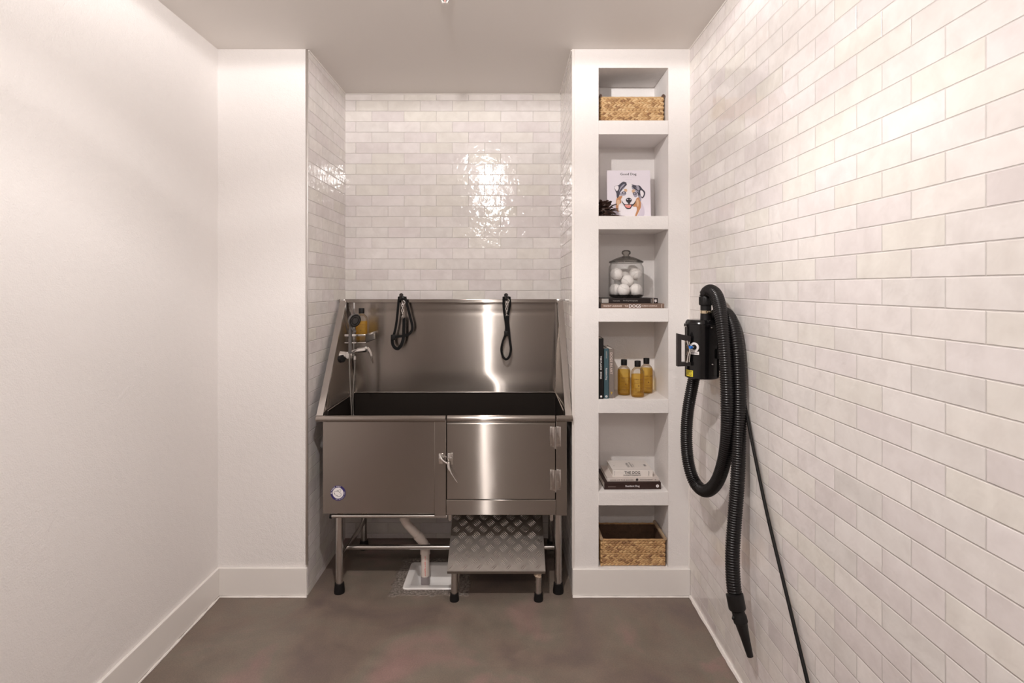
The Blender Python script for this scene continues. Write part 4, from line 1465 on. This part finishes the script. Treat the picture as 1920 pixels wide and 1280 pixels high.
fy(686, 288, 0.087, 0.0165, 'Good Dog')
b.build('cover_title', M['ink'], t, local=True, smooth=False)
for q_ in ((690, 340, 0.072, 0.0022, 'A COLLECTION OF PORTRAITS'), (690, 382, 0.036, 0.0026, 'RANDAL FORD'), (1037, 1130, 0.014, 0.0035, 'books')):
    b = MB()
    fy(*q_)
    b.build('cover_small_print', M['print_lilac'], t, local=True, smooth=False)
b = MB()
lay = [0]
MATS = ['fur_white', 'fur_dark', 'fur_grey', 'fur_tan', 'fur_sand', 'print_pink', 'print_black', 'print_lilac']
def patch(mat, pts, smooth_n=4):
    lay[0] += 1
    q = spline([Vector((x, y, 0)) for x, y in pts], smooth_n, closed=True) if smooth_n else [Vector((x, y, 0)) for x, y in pts]
    vs_ = [b.bm.verts.new(g2(p.x, p.y, lay[0] * 0.5)) for p in q]
    f_ = b.bm.faces.new(vs_)
    f_.material_index = MATS.index(mat)
def oval(mat, x, y, rx, ry, n=14):
    patch(mat, [(x + rx * math.cos(2 * PI * k / n), y + ry * math.sin(2 * PI * k / n)) for k in range(n)], 0)
# ruff, chest and face ground
patch('print_lilac', [(470, 800), (400, 900), (390, 980), (430, 1040), (520, 1120), (690, 1135), (860, 1130), (960, 1060), (965, 930), (900, 800), (690, 760)])
patch('fur_white', [(500, 830), (480, 930), (490, 1010), (540, 1100), (690, 1130), (800, 1110), (870, 1010), (900, 900), (860, 800), (690, 770)])
patch('fur_white', [(520, 560), (560, 490), (650, 455), (760, 480), (850, 540), (880, 640), (870, 760), (800, 850), (690, 900), (580, 860), (500, 760), (490, 650)])
# ears
patch('fur_dark', [(420, 520), (500, 490), (560, 440), (600, 425), (650, 455), (560, 520), (520, 600), (480, 680), (450, 620)])
patch('fur_white', [(425, 520), (490, 505), (500, 560), (470, 600), (440, 570)])
patch('fur_dark', [(740, 480), (830, 495), (890, 500), (940, 560), (990, 620), (980, 690), (940, 740), (900, 700), (860, 610), (800, 530)])
patch('fur_white', [(905, 590), (950, 610), (965, 660), (935, 715), (905, 670)])
patch('fur_grey', [(830, 500), (870, 510), (890, 570), (860, 590), (835, 540)])
# merle cheeks and brow patches
patch('fur_grey', [(540, 520), (600, 470), (640, 480), (610, 540), (560, 590), (520, 650), (505, 620)])
patch('fur_dark', [(560, 540), (625, 485), (610, 520), (570, 560), (535, 620), (525, 590)])
patch('fur_grey', [(745, 500), (800, 520), (850, 570), (880, 640), (850, 650), (800, 600), (750, 560)])
patch('fur_dark', [(750, 510), (790, 525), (840, 565), (870, 615), (835, 590), (780, 555)])
patch('fur_dark', [(760, 500), (800, 500), (820, 530), (780, 540)])
patch('fur_dark', [(845, 620), (880, 640), (900, 720), (905, 790), (880, 760), (862, 690)])
patch('fur_sand', [(600, 570), (640, 560), (660, 590), (640, 620), (605, 600)])
patch('fur_sand', [(745, 590), (790, 570), (805, 600), (770, 640), (748, 620)])
patch('fur_grey', [(530, 640), (580, 620), (640, 640), (620, 680), (560, 690), (525, 680)])
patch('fur_grey', [(770, 650), (830, 650), (850, 690), (810, 720), (775, 690)])
# tan cheeks down the neck
patch('fur_tan', [(465, 730), (520, 700), (570, 700), (540, 760), (545, 820), (500, 860), (490, 930), (490, 1000), (450, 940), (445, 850)])
patch('fur_sand', [(470, 780), (510, 770), (520, 830), (490, 870), (460, 860)])
patch('fur_tan', [(830, 740), (880, 730), (905, 800), (905, 900), (870, 980), (830, 1060), (780, 1130), (800, 1050), (830, 960), (820, 900), (760, 890), (800, 820)])
patch('fur_sand', [(830, 770), (860, 770), (870, 850), (850, 900), (830, 850)])
patch('fur_dark', [(462, 640), (505, 590), (522, 640), (505, 700), (468, 735)])
patch('fur_dark', [(655, 470), (640, 500), (612, 520), (600, 500), (625, 470)])
patch('fur_grey', [(880, 700), (905, 690), (915, 760), (895, 800)])
# eyes
for ex, ey in ((597, 635), (797, 650)):
    oval('fur_dark', ex, ey, 36, 27)
    oval('print_lilac', ex, ey + 1, 19, 17)
    oval('print_black', ex + 1, ey, 10, 11)
    oval('fur_white', ex - 4, ey - 6, 4, 4, 8)
# nose and mouth
oval('print_black', 684, 775, 55, 46)
patch('print_black', [(655, 800), (715, 800), (700, 840), (688, 850), (672, 838)])
oval('print_lilac', 662, 762, 14, 9)
oval('print_lilac', 712, 762, 12, 8)
patch('print_black', [(552, 775), (575, 815), (610, 850), (680, 848), (760, 850), (800, 800), (812, 800), (785, 850), (740, 890), (715, 930), (665, 942), (620, 915), (595, 870), (562, 820)])
patch('print_pink', [(610, 868), (660, 862), (725, 868), (715, 905), (690, 922), (650, 918), (622, 900)])
oval('fur_sand', 668, 880, 30, 7)
b.build('cover_portrait', [M[m_] for m_ in MATS], t, local=True, smooth=False)

# --- dark wooden petals beside the portrait book
pc = thing('petal_ornament', 'dark brown cluster of carved wooden petals beside the dog portrait book', 'ornament', (at(1124, 0, 2.98).x, 2.98, S2))
b = MB()
random.seed(21)
b.blob((0, 0.0, 0.036), 0.034, 0.036, 0.034, u=12, v=8)
c0 = Vector((0.0, 0.0, 0.038))
for k in range(46):
    zz = 1 - 1.75 * (k + 0.5) / 46
    a = k * 2.39996
    r_ = math.sqrt(max(0, 1 - zz * zz))
    dirv = Vector((r_ * math.cos(a), r_ * math.sin(a) * 0.9, zz)).normalized()
    ln = random.uniform(0.052, 0.078) * (1.0 if zz > -0.2 else 0.85)
    tip = c0 + dirv * ln
    if tip.z < 0.004:
        tip.z = 0.004
        dirv = (tip - c0).normalized()
    side = dirv.cross(Vector((0, 0, 1)) if abs(dirv.z) < 0.95 else Vector((1, 0, 0))).normalized()
    up = side.cross(dirv).normalized()
    w_ = random.uniform(0.011, 0.018)
    base = c0 + dirv * 0.018
    mid = c0 + dirv * ln * 0.72 + up * 0.005
    prof = lambda p, s_, th: [p + side * s_ - up * th, p + side * s_ * 0.5 + up * th, p - side * s_ * 0.5 + up * th, p - side * s_ - up * th]
    rings = [[b.bm.verts.new(v) for v in prof(p, s_, th)] for p, s_, th in ((base, w_ * 0.6, 0.003), (mid, w_, 0.0025), (tip, w_ * 0.55, 0.0016))]
    for A_, B2 in zip(rings, rings[1:]):
        for j in range(4):
            b.bm.faces.new((A_[j], A_[(j + 1) % 4], B2[(j + 1) % 4], B2[j]))
    b.bm.faces.new(rings[0][::-1]); b.bm.faces.new(rings[-1])
# long petal lying forward along the shelf
b.sweep(spline([(0.01, -0.01, 0.012), (0.05, -0.02, 0.013), (0.085, -0.03, 0.008), (0.108, -0.035, 0.007)], 5), [(-0.011, -0.002), (0.011, -0.002), (0.006, 0.004), (-0.006, 0.004)], (0, 0, 1), scale=[0.7 + 0.5 * math.sin(PI * k / 15) - 0.3 * (k / 15) for k in range(16)])
for v in b.bm.verts:
    v.co.x = max(-0.042, v.co.x)
b.build('petals', M['bark'], pc, local=True, smooth=False)
pc.location.x = NX0 + 0.045

# ------------------------------------------------------------------ glass jar with white balls
JD = 3.005
JZ = S3 + T1 + T2
jx = at(1174, 0, JD).x
jar = thing('glass_jar', 'clear lidded glass jar of white balls on the two flat books', 'jar', (jx, JD, JZ))
JR, JH = 0.092, 0.178
MB().lathe([(0, 0.001), (0.072, 0.001), (0.082, 0.003), (0.0905, 0.012), (JR, 0.022), (JR, JH - 0.022), (0.090, JH - 0.010), (0.083, JH - 0.002), (0.0825, JH + 0.004), (0.0865, JH + 0.008)], seg=64).build('jar_body', M['glass'], jar, local=True, angle=80)
MB().lathe([(0, 0.002), (0.070, 0.002), (0.080, 0.006), (0.0875, 0.016), (0.080, 0.010), (0.060, 0.0075), (0, 0.0075)], seg=64).build('thick_base', M['glasslid'], jar, local=True, angle=80)
lid = MB().lathe([(0.078, JH + 0.006), (0.0905, JH + 0.010), (0.091, JH + 0.014), (0.082, JH + 0.019), (0.060, JH + 0.030), (0.036, JH + 0.039), (0.020, JH + 0.043), (0.015, JH + 0.047)], seg=64).build('lid', M['glasslid'], jar, local=True, angle=80)
MB().lathe([(0.015, JH + 0.046), (0.015, JH + 0.050), (0.023, JH + 0.056), (0.024, JH + 0.064), (0.021, JH + 0.072), (0.012, JH + 0.0755), (0, JH + 0.076)], seg=40).build('knob', M['glasslid'], lid, local=True, angle=80)
BR = 0.0335
balls = [((-0.024, -0.050, 0.0415), 'white ball at the bottom front of the jar, left of centre'),
         ((0.045, -0.0325, 0.0415), 'white ball at the bottom front of the jar, right of centre'),
         ((-0.0555, 0.010, 0.0415), 'white ball at the far left bottom of the jar, partly hidden'),
         ((0.012, 0.054, 0.0415), 'white ball at the bottom rear of the jar, behind the front two'),
         ((0.004, -0.012, 0.0905), 'white ball in the middle of the jar, above the two bottom front balls'),
         ((-0.0535, -0.012, 0.1252), 'white ball at the upper left inside the jar'),
         ((0.0535, 0.012, 0.1290), 'white ball at the upper right inside the jar'),
         ((0.005, 0.054, 0.1086), 'white ball at the top rear of the jar, seen between the upper two')]
proto = None
random.seed(3)
for (bx_, by_, bz_), lab in balls:
    if proto is None:
        proto = thing('ball', lab, 'ball', (jx + bx_, JD + by_, JZ + bz_), 'white balls in the jar')
        MB().blob((0, 0, 0), BR, BR, BR, u=28, v=18).build('felt', M['ball'], proto, local=True, angle=80)
        sm_ = []
        for k in range(64):       # the curved seam of a tennis ball
            a = 2 * PI * k / 64
            A_, B2 = 0.75, 0.25
            v = Vector((A_ * math.cos(a) + B2 * math.cos(3 * a), A_ * math.sin(a) - B2 * math.sin(3 * a), 2 * math.sqrt(A_ * B2) * math.sin(2 * a)))
            sm_.append(v.normalized() * (BR + 0.0001))
        MB().tube(sm_, 0.0009, 6, closed=True).build('seam', M['ballseam'], proto, local=True)
        o = proto
    else:
        o = copy_tree(proto)
        o['label'] = lab
    o.location = (jx + bx_, JD + by_, JZ + bz_)
    o.rotation_euler = (random.uniform(0, 6), random.uniform(0, 6), random.uniform(0, 6))

# ------------------------------------------------------------------ braided baskets
def make_basket(label, loc, mat):
    t = thing('wicker_basket', label, 'basket', loc, 'braided baskets in the niche')
    BWd, BDp, BHt = 0.334, 0.205, 0.134
    x0, x1, y0, y1 = -BWd / 2, BWd / 2, 0.0, BDp
    ln = MB()
    th = 0.006
    ln.box(x0 + th, x1 - th, y0 + th, y0 + 2 * th, 0.002, BHt - 0.002)
    ln.box(x0 + th, x1 - th, y1 - 2 * th, y1 - th, 0.002, BHt - 0.002)
    ln.box(x0 + th, x0 + 2 * th, y0 + th, y1 - th, 0.002, BHt - 0.002)
    ln.box(x1 - 2 * th, x1 - th, y0 + th, y1 - th, 0.002, BHt - 0.002)
    ln.box(x0 + th, x1 - th, y0 + th, y1 - th, 0.002, 0.007)
    ln.build('lining', M['wickerin'], t, local=True, smooth=False)
    b = MB()
    rows_ = 6
    rh = BHt / rows_
    rnd = random.Random(5)
    for side in range(4):
        if side in (0, 1):
            n, length = 17, BWd
        else:
            n, length = 10, BDp
        for r_ in range(rows_):
            zc = rh * (r_ + 0.5)
            ph = rnd.random()
            for k in range(n):
                for half in (-1, 1):
                    u_ = (k + 0.5 + 0.25 * half + (ph - 0.5) * 0.5) / n
                    u_ = min(0.975, max(0.025, u_))
                    s_ = (u_ - 0.5) * length
                    zz = zc + half * rh * 0.25
                    tilt = half * 0.42 + rnd.uniform(-0.14, 0.14)
                    lx_, lz_, ly_ = length / n * 0.70 * rnd.uniform(0.9, 1.15), rh * 0.295 * rnd.uniform(0.9, 1.1), 0.0048
                    if side == 0:
                        c_, rot_ = (s_, y0 + 0.0055, zz), Matrix.Rotation(tilt, 3, 'Y')
                    elif side == 1:
                        c_, rot_ = (s_, y1 - 0.0055, zz), Matrix.Rotation(-tilt, 3, 'Y')
                    elif side == 2:
                        c_, rot_ = (x0 + 0.0055, (y0 + y1) / 2 + s_, zz), Matrix.Rotation(PI / 2, 3, 'Z') @ Matrix.Rotation(tilt, 3, 'Y')
                    else:
                        c_, rot_ = (x1 - 0.0055, (y0 + y1) / 2 + s_, zz), Matrix.Rotation(PI / 2, 3, 'Z') @ Matrix.Rotation(-tilt, 3, 'Y')
                    b.blob(c_, lx_, ly_, lz_, rot_, u=8, v=6)
    for v in b.bm.verts:
        v.co.z = max(0.0008, v.co.z)
        v.co.x = max(x0 - 0.001, min(x1 + 0.001, v.co.x))
    b.build('woven_body', mat, t, local=True, angle=70)
    rm = MB()
    loop = [(x0 + 0.004, y0 + 0.004, BHt), (x1 - 0.004, y0 + 0.004, BHt), (x1 - 0.004, y1 - 0.004, BHt), (x0 + 0.004, y1 - 0.004, BHt)]
    pts = []
    for k in range(4):
        a_, b2 = Vector(loop[k]), Vector(loop[(k + 1) % 4])
        for i in range(24):
            pts.append(a_.lerp(b2, i / 24))
    rm.tube(pts, 0.0048, 8, closed=True, scale=[1 + 0.16 * math.sin(i * 1.7) for i in range(len(pts))])
    rm.build('woven_rim', mat, t, local=True)
    return t, (x0, x1, y0, y1, BHt)
def basket_handles(t, dims, mat):
    x0, x1, y0, y1, h = dims
    for x in (x0 + 0.004, x1 - 0.004):
        MB().tube([(x, y0 - 0.004, h + 0.0075), (x, (y0 + y1) / 2, h + 0.0075), (x, y1 + 0.004, h + 0.0075)], 0.0082, 14).build('handle', mat, t, local=True)
bk, dims = make_basket('pale tan braided basket with dark rod ends on the topmost shelf', ((NX0 + NX1) / 2 + 0.003, 2.925, SHELVES[0][1] + 0.0015), M['wicker'])
basket_handles(bk, dims, M['dowel'])
bk2, dims = make_basket('golden brown braided basket, open and empty, at the bottom of the niche', ((NX0 + NX1) / 2 + 0.001, 2.888, NB + 0.0015), M['wickerdark'])
basket_handles(bk2, dims, M['dowel_tan'])

# ------------------------------------------------------------------ wall mounted dryer with hose and cord
HX, HY = 0.821, 2.40
ZB0, ZB1 = 1.190, 1.437
dr = thing('pet_dryer', 'black canister pet dryer hung on the tiled wall with looped ribbed hose', 'dryer', (HX, HY, ZB0))
R0 = 0.0695
DC = Vector((HX, HY, 0))
MB().lathe([(0, ZB0), (R0 - 0.004, ZB0), (R0, ZB0 + 0.003), (R0, ZB1 - 0.028), (0, ZB1 - 0.028)], DC, 56).build('canister', M['blackgloss'], dr)
MB().lathe([(0, ZB1 - 0.030), (R0 + 0.0035, ZB1 - 0.030), (R0 + 0.0035, ZB1 - 0.019), (R0 - 0.001, ZB1 - 0.017), (R0 - 0.004, ZB1 - 0.008), (R0 - 0.010, ZB1 - 0.001), (0, ZB1 + 0.001)], DC, 56).build('top_cap', M['blackgloss'], dr)
NCx, NCy = at(1323.5, 0, 2.395).x, 2.395
NC = Vector((NCx, NCy, 0))
nk = MB().lathe([(0, ZB1 - 0.002), (0.0235, ZB1 - 0.002), (0.0225, ZB1 + 0.020), (0.0225, ZB1 + 0.062), (0, ZB1 + 0.062)], NC, 30).build('outlet_neck', M['blackmatte'], dr)
MB().lathe([(0.0225, ZB1 + 0.026), (0.0236, ZB1 + 0.026), (0.0236, ZB1 + 0.038), (0.0225, ZB1 + 0.038)], NC, 36, close=True).build('band_clamp', M['clamp'], nk)
MB().box(NCx - 0.002, NCx + 0.012, NCy - 0.030, NCy - 0.0225, ZB1 + 0.027, ZB1 + 0.037, 0.0015).build('clamp_screw', M['clamp'], nk)
ck = MB()
n = 40
for z0_, z1_ in ((ZB1 + 0.060, ZB1 + 0.098),):
    ck.lathe([(0, z0_), (0.0265, z0_), (0.0275, z0_ + 0.003), (0.0275, z1_ - 0.003), (0.026, z1_), (0, z1_)], NC, 36)
for k in range(18):
    a = 2 * PI * k / 18
    ck.box(0.0268, 0.0284, -0.0018, 0.0018, ZB1 + 0.064, ZB1 + 0.094, mat=Matrix.Translation(NC) @ Matrix.Rotation(a, 4, 'Z'))
ck.build('hose_cuff', M['blackmatte'], dr)
# handle on the left
hz0, hz1 = CAMZ + (VY - 685) * 2.38 / FOC, CAMZ + (VY - 624) * 2.38 / FOC
hx0 = at(1266.5, 0, 2.38).x
b = MB()
yy = 2.372
def hprism(poly):
    b.prism(poly, Matrix.Translation((0, yy, 0)) @ Matrix.Rotation(PI / 2, 4, 'X'), 0.024)
xi = HX - R0 + 0.006
hprism([(hx0, hz0), (hx0 + 0.0155, hz0 + 0.018), (hx0 + 0.0155, hz1 - 0.026), (hx0, hz1)])
hprism([(hx0, hz1), (hx0 + 0.0155, hz1 - 0.026), (xi, hz1 - 0.036), (xi, hz1 - 0.012)][::-1])
hprism([(hx0, hz0), (hx0 + 0.0155, hz0 + 0.018), (xi, hz0 + 0.018), (xi, hz0 + 0.002)])
b.build('carry_handle', M['brownblack'], dr, smooth=False)
zc_ = (hz0 + hz1) / 2
b = MB()
b.strap(spline([(xi - 0.016, yy - 0.012, hz1 - 0.030), (xi - 0.0115, yy - 0.012, zc_ + 0.022), (xi - 0.0045, yy - 0.012, zc_), (xi - 0.0115, yy - 0.012, zc_ - 0.022), (xi - 0.016, yy - 0.012, hz0 + 0.016)], 6), 0.024, 0.004, (1, 0, 0))
b.strap(spline([(xi - 0.006, yy - 0.012, hz1 - 0.032), (xi - 0.003, yy - 0.012, zc_ + 0.022), (xi + 0.0015, yy - 0.012, zc_), (xi - 0.003, yy - 0.012, zc_ - 0.022), (xi - 0.006, yy - 0.012, hz0 + 0.014)], 6), 0.018, 0.003, (1, 0, 0))
b.build('chrome_bracket', M['chrome'], dr)


def on_can(px, py, lift=0.0):
    """point on the canister and its outward angle for an image position"""
    u_ = (px - VX) / FOC
    A_, B2, C_ = u_ * u_ + 1, -2 * (u_ * HX + HY), HX * HX + HY * HY - (R0 + lift) ** 2
    y_ = (-B2 - math.sqrt(max(0, B2 * B2 - 4 * A_ * C_))) / (2 * A_)
    x_ = u_ * y_
    return Vector((x_, y_, CAMZ + (VY - py) * y_ / FOC)), math.atan2(y_ - HY, x_ - HX)


def curved_label(px0, px1, py0, py1, lift, name, mat, parent):
    a0 = on_can(px0, py0)[1]
    a1 = on_can(px1, py0)[1]
    pm = on_can((px0 + px1) / 2, py0)[0]
    z1_ = pm.z
    z0_ = on_can((px0 + px1) / 2, py1)[0].z
    b = MB()
    g = []
    for i in range(13):
        a = a0 + (a1 - a0) * i / 12
        g.append([(HX + (R0 + 0.0003) * math.cos(a), HY + (R0 + 0.0003) * math.sin(a), z) for z in (z0_, z1_)])
    g2_ = [[(HX + (R0 + lift) * math.cos(a0 + (a1 - a0) * i / 12), HY + (R0 + lift) * math.sin(a0 + (a1 - a0) * i / 12), z) for z in (z0_, z1_)] for i in range(13)]
    A_ = [[b.bm.verts.new(p) for p in r] for r in g2_]
    for i in range(12):
        b.bm.faces.new((A_[i][0], A_[i + 1][0], A_[i + 1][1], A_[i][1]))
    return b.build(name, mat, parent), (a0, a1, z0_, z1_)


def can_text(s_, am, z, wd, h, lift, b):
    n0 = len(b.bm.verts)
    b.text(s_, wd, h, Matrix.Identity(4))
    b.bm.verts.ensure_lookup_table()
    for v in b.bm.verts[n0:]:
        a = am + v.co.x / R0
        v.co = Vector((HX + (R0 + lift) * math.cos(a), HY + (R0 + lift) * math.sin(a), z + v.co.y))


lb, (a0, a1, z0_, z1_) = curved_label(1287.2, 1299.5, 693.5, 705.5, 0.0008, 'warning_label', M['yellow'], dr)
def can_dash(am, z, wd, h, lift, b, seed):
    """a line of print too small to read: short strokes wrapped round the canister"""
    rnd = random.Random(seed)
    x = -wd / 2
    while x < wd / 2 - 0.0008:
        w_ = min(rnd.uniform(0.0012, 0.0032), wd / 2 - x)
        vv = [b.bm.verts.new((HX + (R0 + lift) * math.cos(am + q / R0), HY + (R0 + lift) * math.sin(am + q / R0), zz)) for q, zz in ((x, z - h / 2), (x + w_, z - h / 2), (x + w_, z + h / 2), (x, z + h / 2))]
        b.bm.faces.new(vv)
        x += w_ + rnd.uniform(0.0005, 0.0012)


b = MB()
for k in range(4):
    can_dash((a0 + a1) / 2, z1_ - (z1_ - z0_) * (0.2 + 0.2 * k), abs(a1 - a0) * R0 * (0.82 - 0.12 * (k % 2)), 0.0022, 0.0012, b, k)
b.build('warning_text', M['ink'], lb, smooth=False)
lb, (a0, a1, z0_, z1_) = curved_label(1294.5, 1310.8, 658.5, 664.5, 0.0008, 'name_label', M['paperwhite'], dr)
b = MB()
can_dash((a0 + a1) / 2, (z0_ + z1_) / 2, abs(a1 - a0) * R0 * 0.72, 0.0032, 0.0012, b, 9)
b.build('name_print', M['ink'], lb, smooth=False)
pc_, an = on_can(1302, 650.5)
out_ = Vector((math.cos(an), math.sin(an), 0))
rq = out_.to_track_quat('Z', 'Y').to_matrix().to_4x4()
dm = Matrix.Translation(pc_) @ rq
dl = MB().lathe([(0.0105, -0.001), (0.0195, -0.003), (0.0195, 0.0012), (0.0105, 0.002)], (0, 0, 0), 40, mat=dm, close=True).build('dial_ring', M['paperwhite'], dr)
MB().lathe([(0, -0.001), (0.0108, -0.001), (0.0108, 0.004), (0.008, 0.010), (0, 0.010)], (0, 0, 0), 30, mat=dm).build('switch_boss', M['rubber'], dl)
aim = (out_ + Vector((-0.9, -0.2, 0.05))).normalized()
b = MB()
b.cyl(pc_ + out_ * 0.006, pc_ + out_ * 0.010 + aim * 0.010, 0.0048, 16)
b.build('switch_lever', M['chrome'], dl)
b = MB()
e0 = pc_ + out_ * 0.010 + aim * 0.009
b.cyl(e0, e0 + aim * 0.011, 0.0068, 20, 0.0062)
b.build('blue_switch_knob', M['blue'], dl)
for px, py in ((1334.5, 614), (1336, 683), (1286.5, 612)):
    pp, an = on_can(px, py, 0.003)
    o_ = Vector((math.cos(an), math.sin(an), 0))
    MB().lathe([(0, 0.003), (0.0022, 0.0025), (0.0034, 0.0), (0, -0.004)], (0, 0, 0), 14, mat=Matrix.Translation(pp) @ o_.to_track_quat('Z', 'Y').to_matrix().to_4x4()).build('bolt', M['chrome'], dr)
# bracket to the wall
b = MB()
b.box(HX + R0 - 0.010, RX - 0.003, HY - 0.030, HY + 0.030, 1.225, 1.240, 0.002)
b.box(HX + R0 - 0.010, RX - 0.003, HY - 0.030, HY + 0.030, 1.385, 1.400, 0.002)
b.box(RX - 0.006, RX - 0.0015, HY - 0.045, HY + 0.045, 1.19, 1.42, 0.002)
b.build('wall_bracket', M['blackmatte'], dr)
# side switch box seen between canister and hose
MB().box(HX + 0.045, HX + 0.072, HY - 0.066, HY - 0.040, 1.275, 1.315, 0.004).build('side_vent', M['blackmatte'], dr)
# hose
hp = [at(*q) for q in ((1323.5, 556, 2.395), (1325, 549, 2.39), (1333, 545, 2.35), (1344, 556, 2.29), (1352, 590, 2.235), (1358, 640, 2.20), (1362.5, 700, 2.18), (1364.5, 760, 2.17),
                       (1364, 815, 2.185), (1357.5, 865, 2.23), (1343, 905, 2.31), (1323, 920, 2.39), (1303.5, 905, 2.46), (1291, 868, 2.50), (1287, 820, 2.52), (1290, 770, 2.53), (1299, 720, 2.53),
                       (1310, 670, 2.525), (1322, 625, 2.51), (1336, 597, 2.44), (1351, 587, 2.34), (1365, 592, 2.265), (1376, 618, 2.215), (1383, 665, 2.185), (1386, 740, 2.165), (1385.5, 820, 2.155), (1383, 900, 2.145),
                       (1377, 980, 2.135), (1373.5, 1040, 2.12), (1375, 1090, 2.105), (1379, 1122, 2.095))]
hp = resample(spline(hp, 10), 0.0023)
cyc = (0.93, 1.04, 1.06, 0.97)
MB().tube(hp, 0.0256, 18, scale=[cyc[i % 4] for i in range(len(hp))]).build('ribbed_hose', M['hose'], dr, angle=80)
c0_, c1_ = at(1377, 1113, 2.098), at(1383, 1143, 2.085)
ax = (c1_ - c0_).normalized()
nz = MB().tube([c0_ - ax * 0.002, c0_, c0_ + (c1_ - c0_) * 0.9, c1_, c1_ + ax * 0.002], 0.031, 26, scale=[0.86, 1, 1, 0.9, 0.7]).build('hose_connector', M['blackmatte'], dr)
n0_, n1_ = c1_, at(1406.5, 1230, 2.065)
na = n1_ - n0_
b = MB()
b.tube([n0_, n0_ + na * 0.10, n0_ + na * 0.13, n0_ + na * 0.26, n0_ + na * 0.29, n0_ + na * 0.6, n1_, n1_ - na * 0.02, n1_ - na * 0.1], 0.0255, 26, scale=[0.9, 0.9, 1.0, 1.0, 0.86, 0.64, 0.44, 0.34, 0.32])
b.blob(n0_ + na * 0.16 + Vector((-0.024, -0.006, 0)), 0.007, 0.006, 0.008, u=10, v=8)
b.build('nozzle', M['blackmatte'], dr)
# cord down the wall to the floor
cp_ = [(1392, 690, 2.17), (1393.5, 735, 2.17), (1402, 790, 2.143), (1420, 880, 2.06), (1437, 960, 1.985), (1456, 1040, 1.91), (1478, 1130, 1.828), (1500, 1222, 1.752), (1516, 1290, 1.70)]
pts = [at(*q) for q in cp_]
pts = [Vector((min(p.x, RX - 0.0095), p.y, p.z)) for p in pts]
pts += [Vector((RX - 0.010, 1.63, 0.20)), Vector((RX - 0.012, 1.57, 0.06)), Vector((RX - 0.03, 1.48, 0.008)), Vector((RX - 0.06, 1.2, 0.008)), Vector((RX - 0.05, 0.6, 0.008))]
sp_ = spline(pts, 8)
b = MB()
b.tube(sp_, 0.0048, 10)
b.tube([p + Vector((-0.0005, -0.0070, 0.001)) for p in sp_], 0.0048, 10)
b.build('power_cord', M['rubber'], dr)
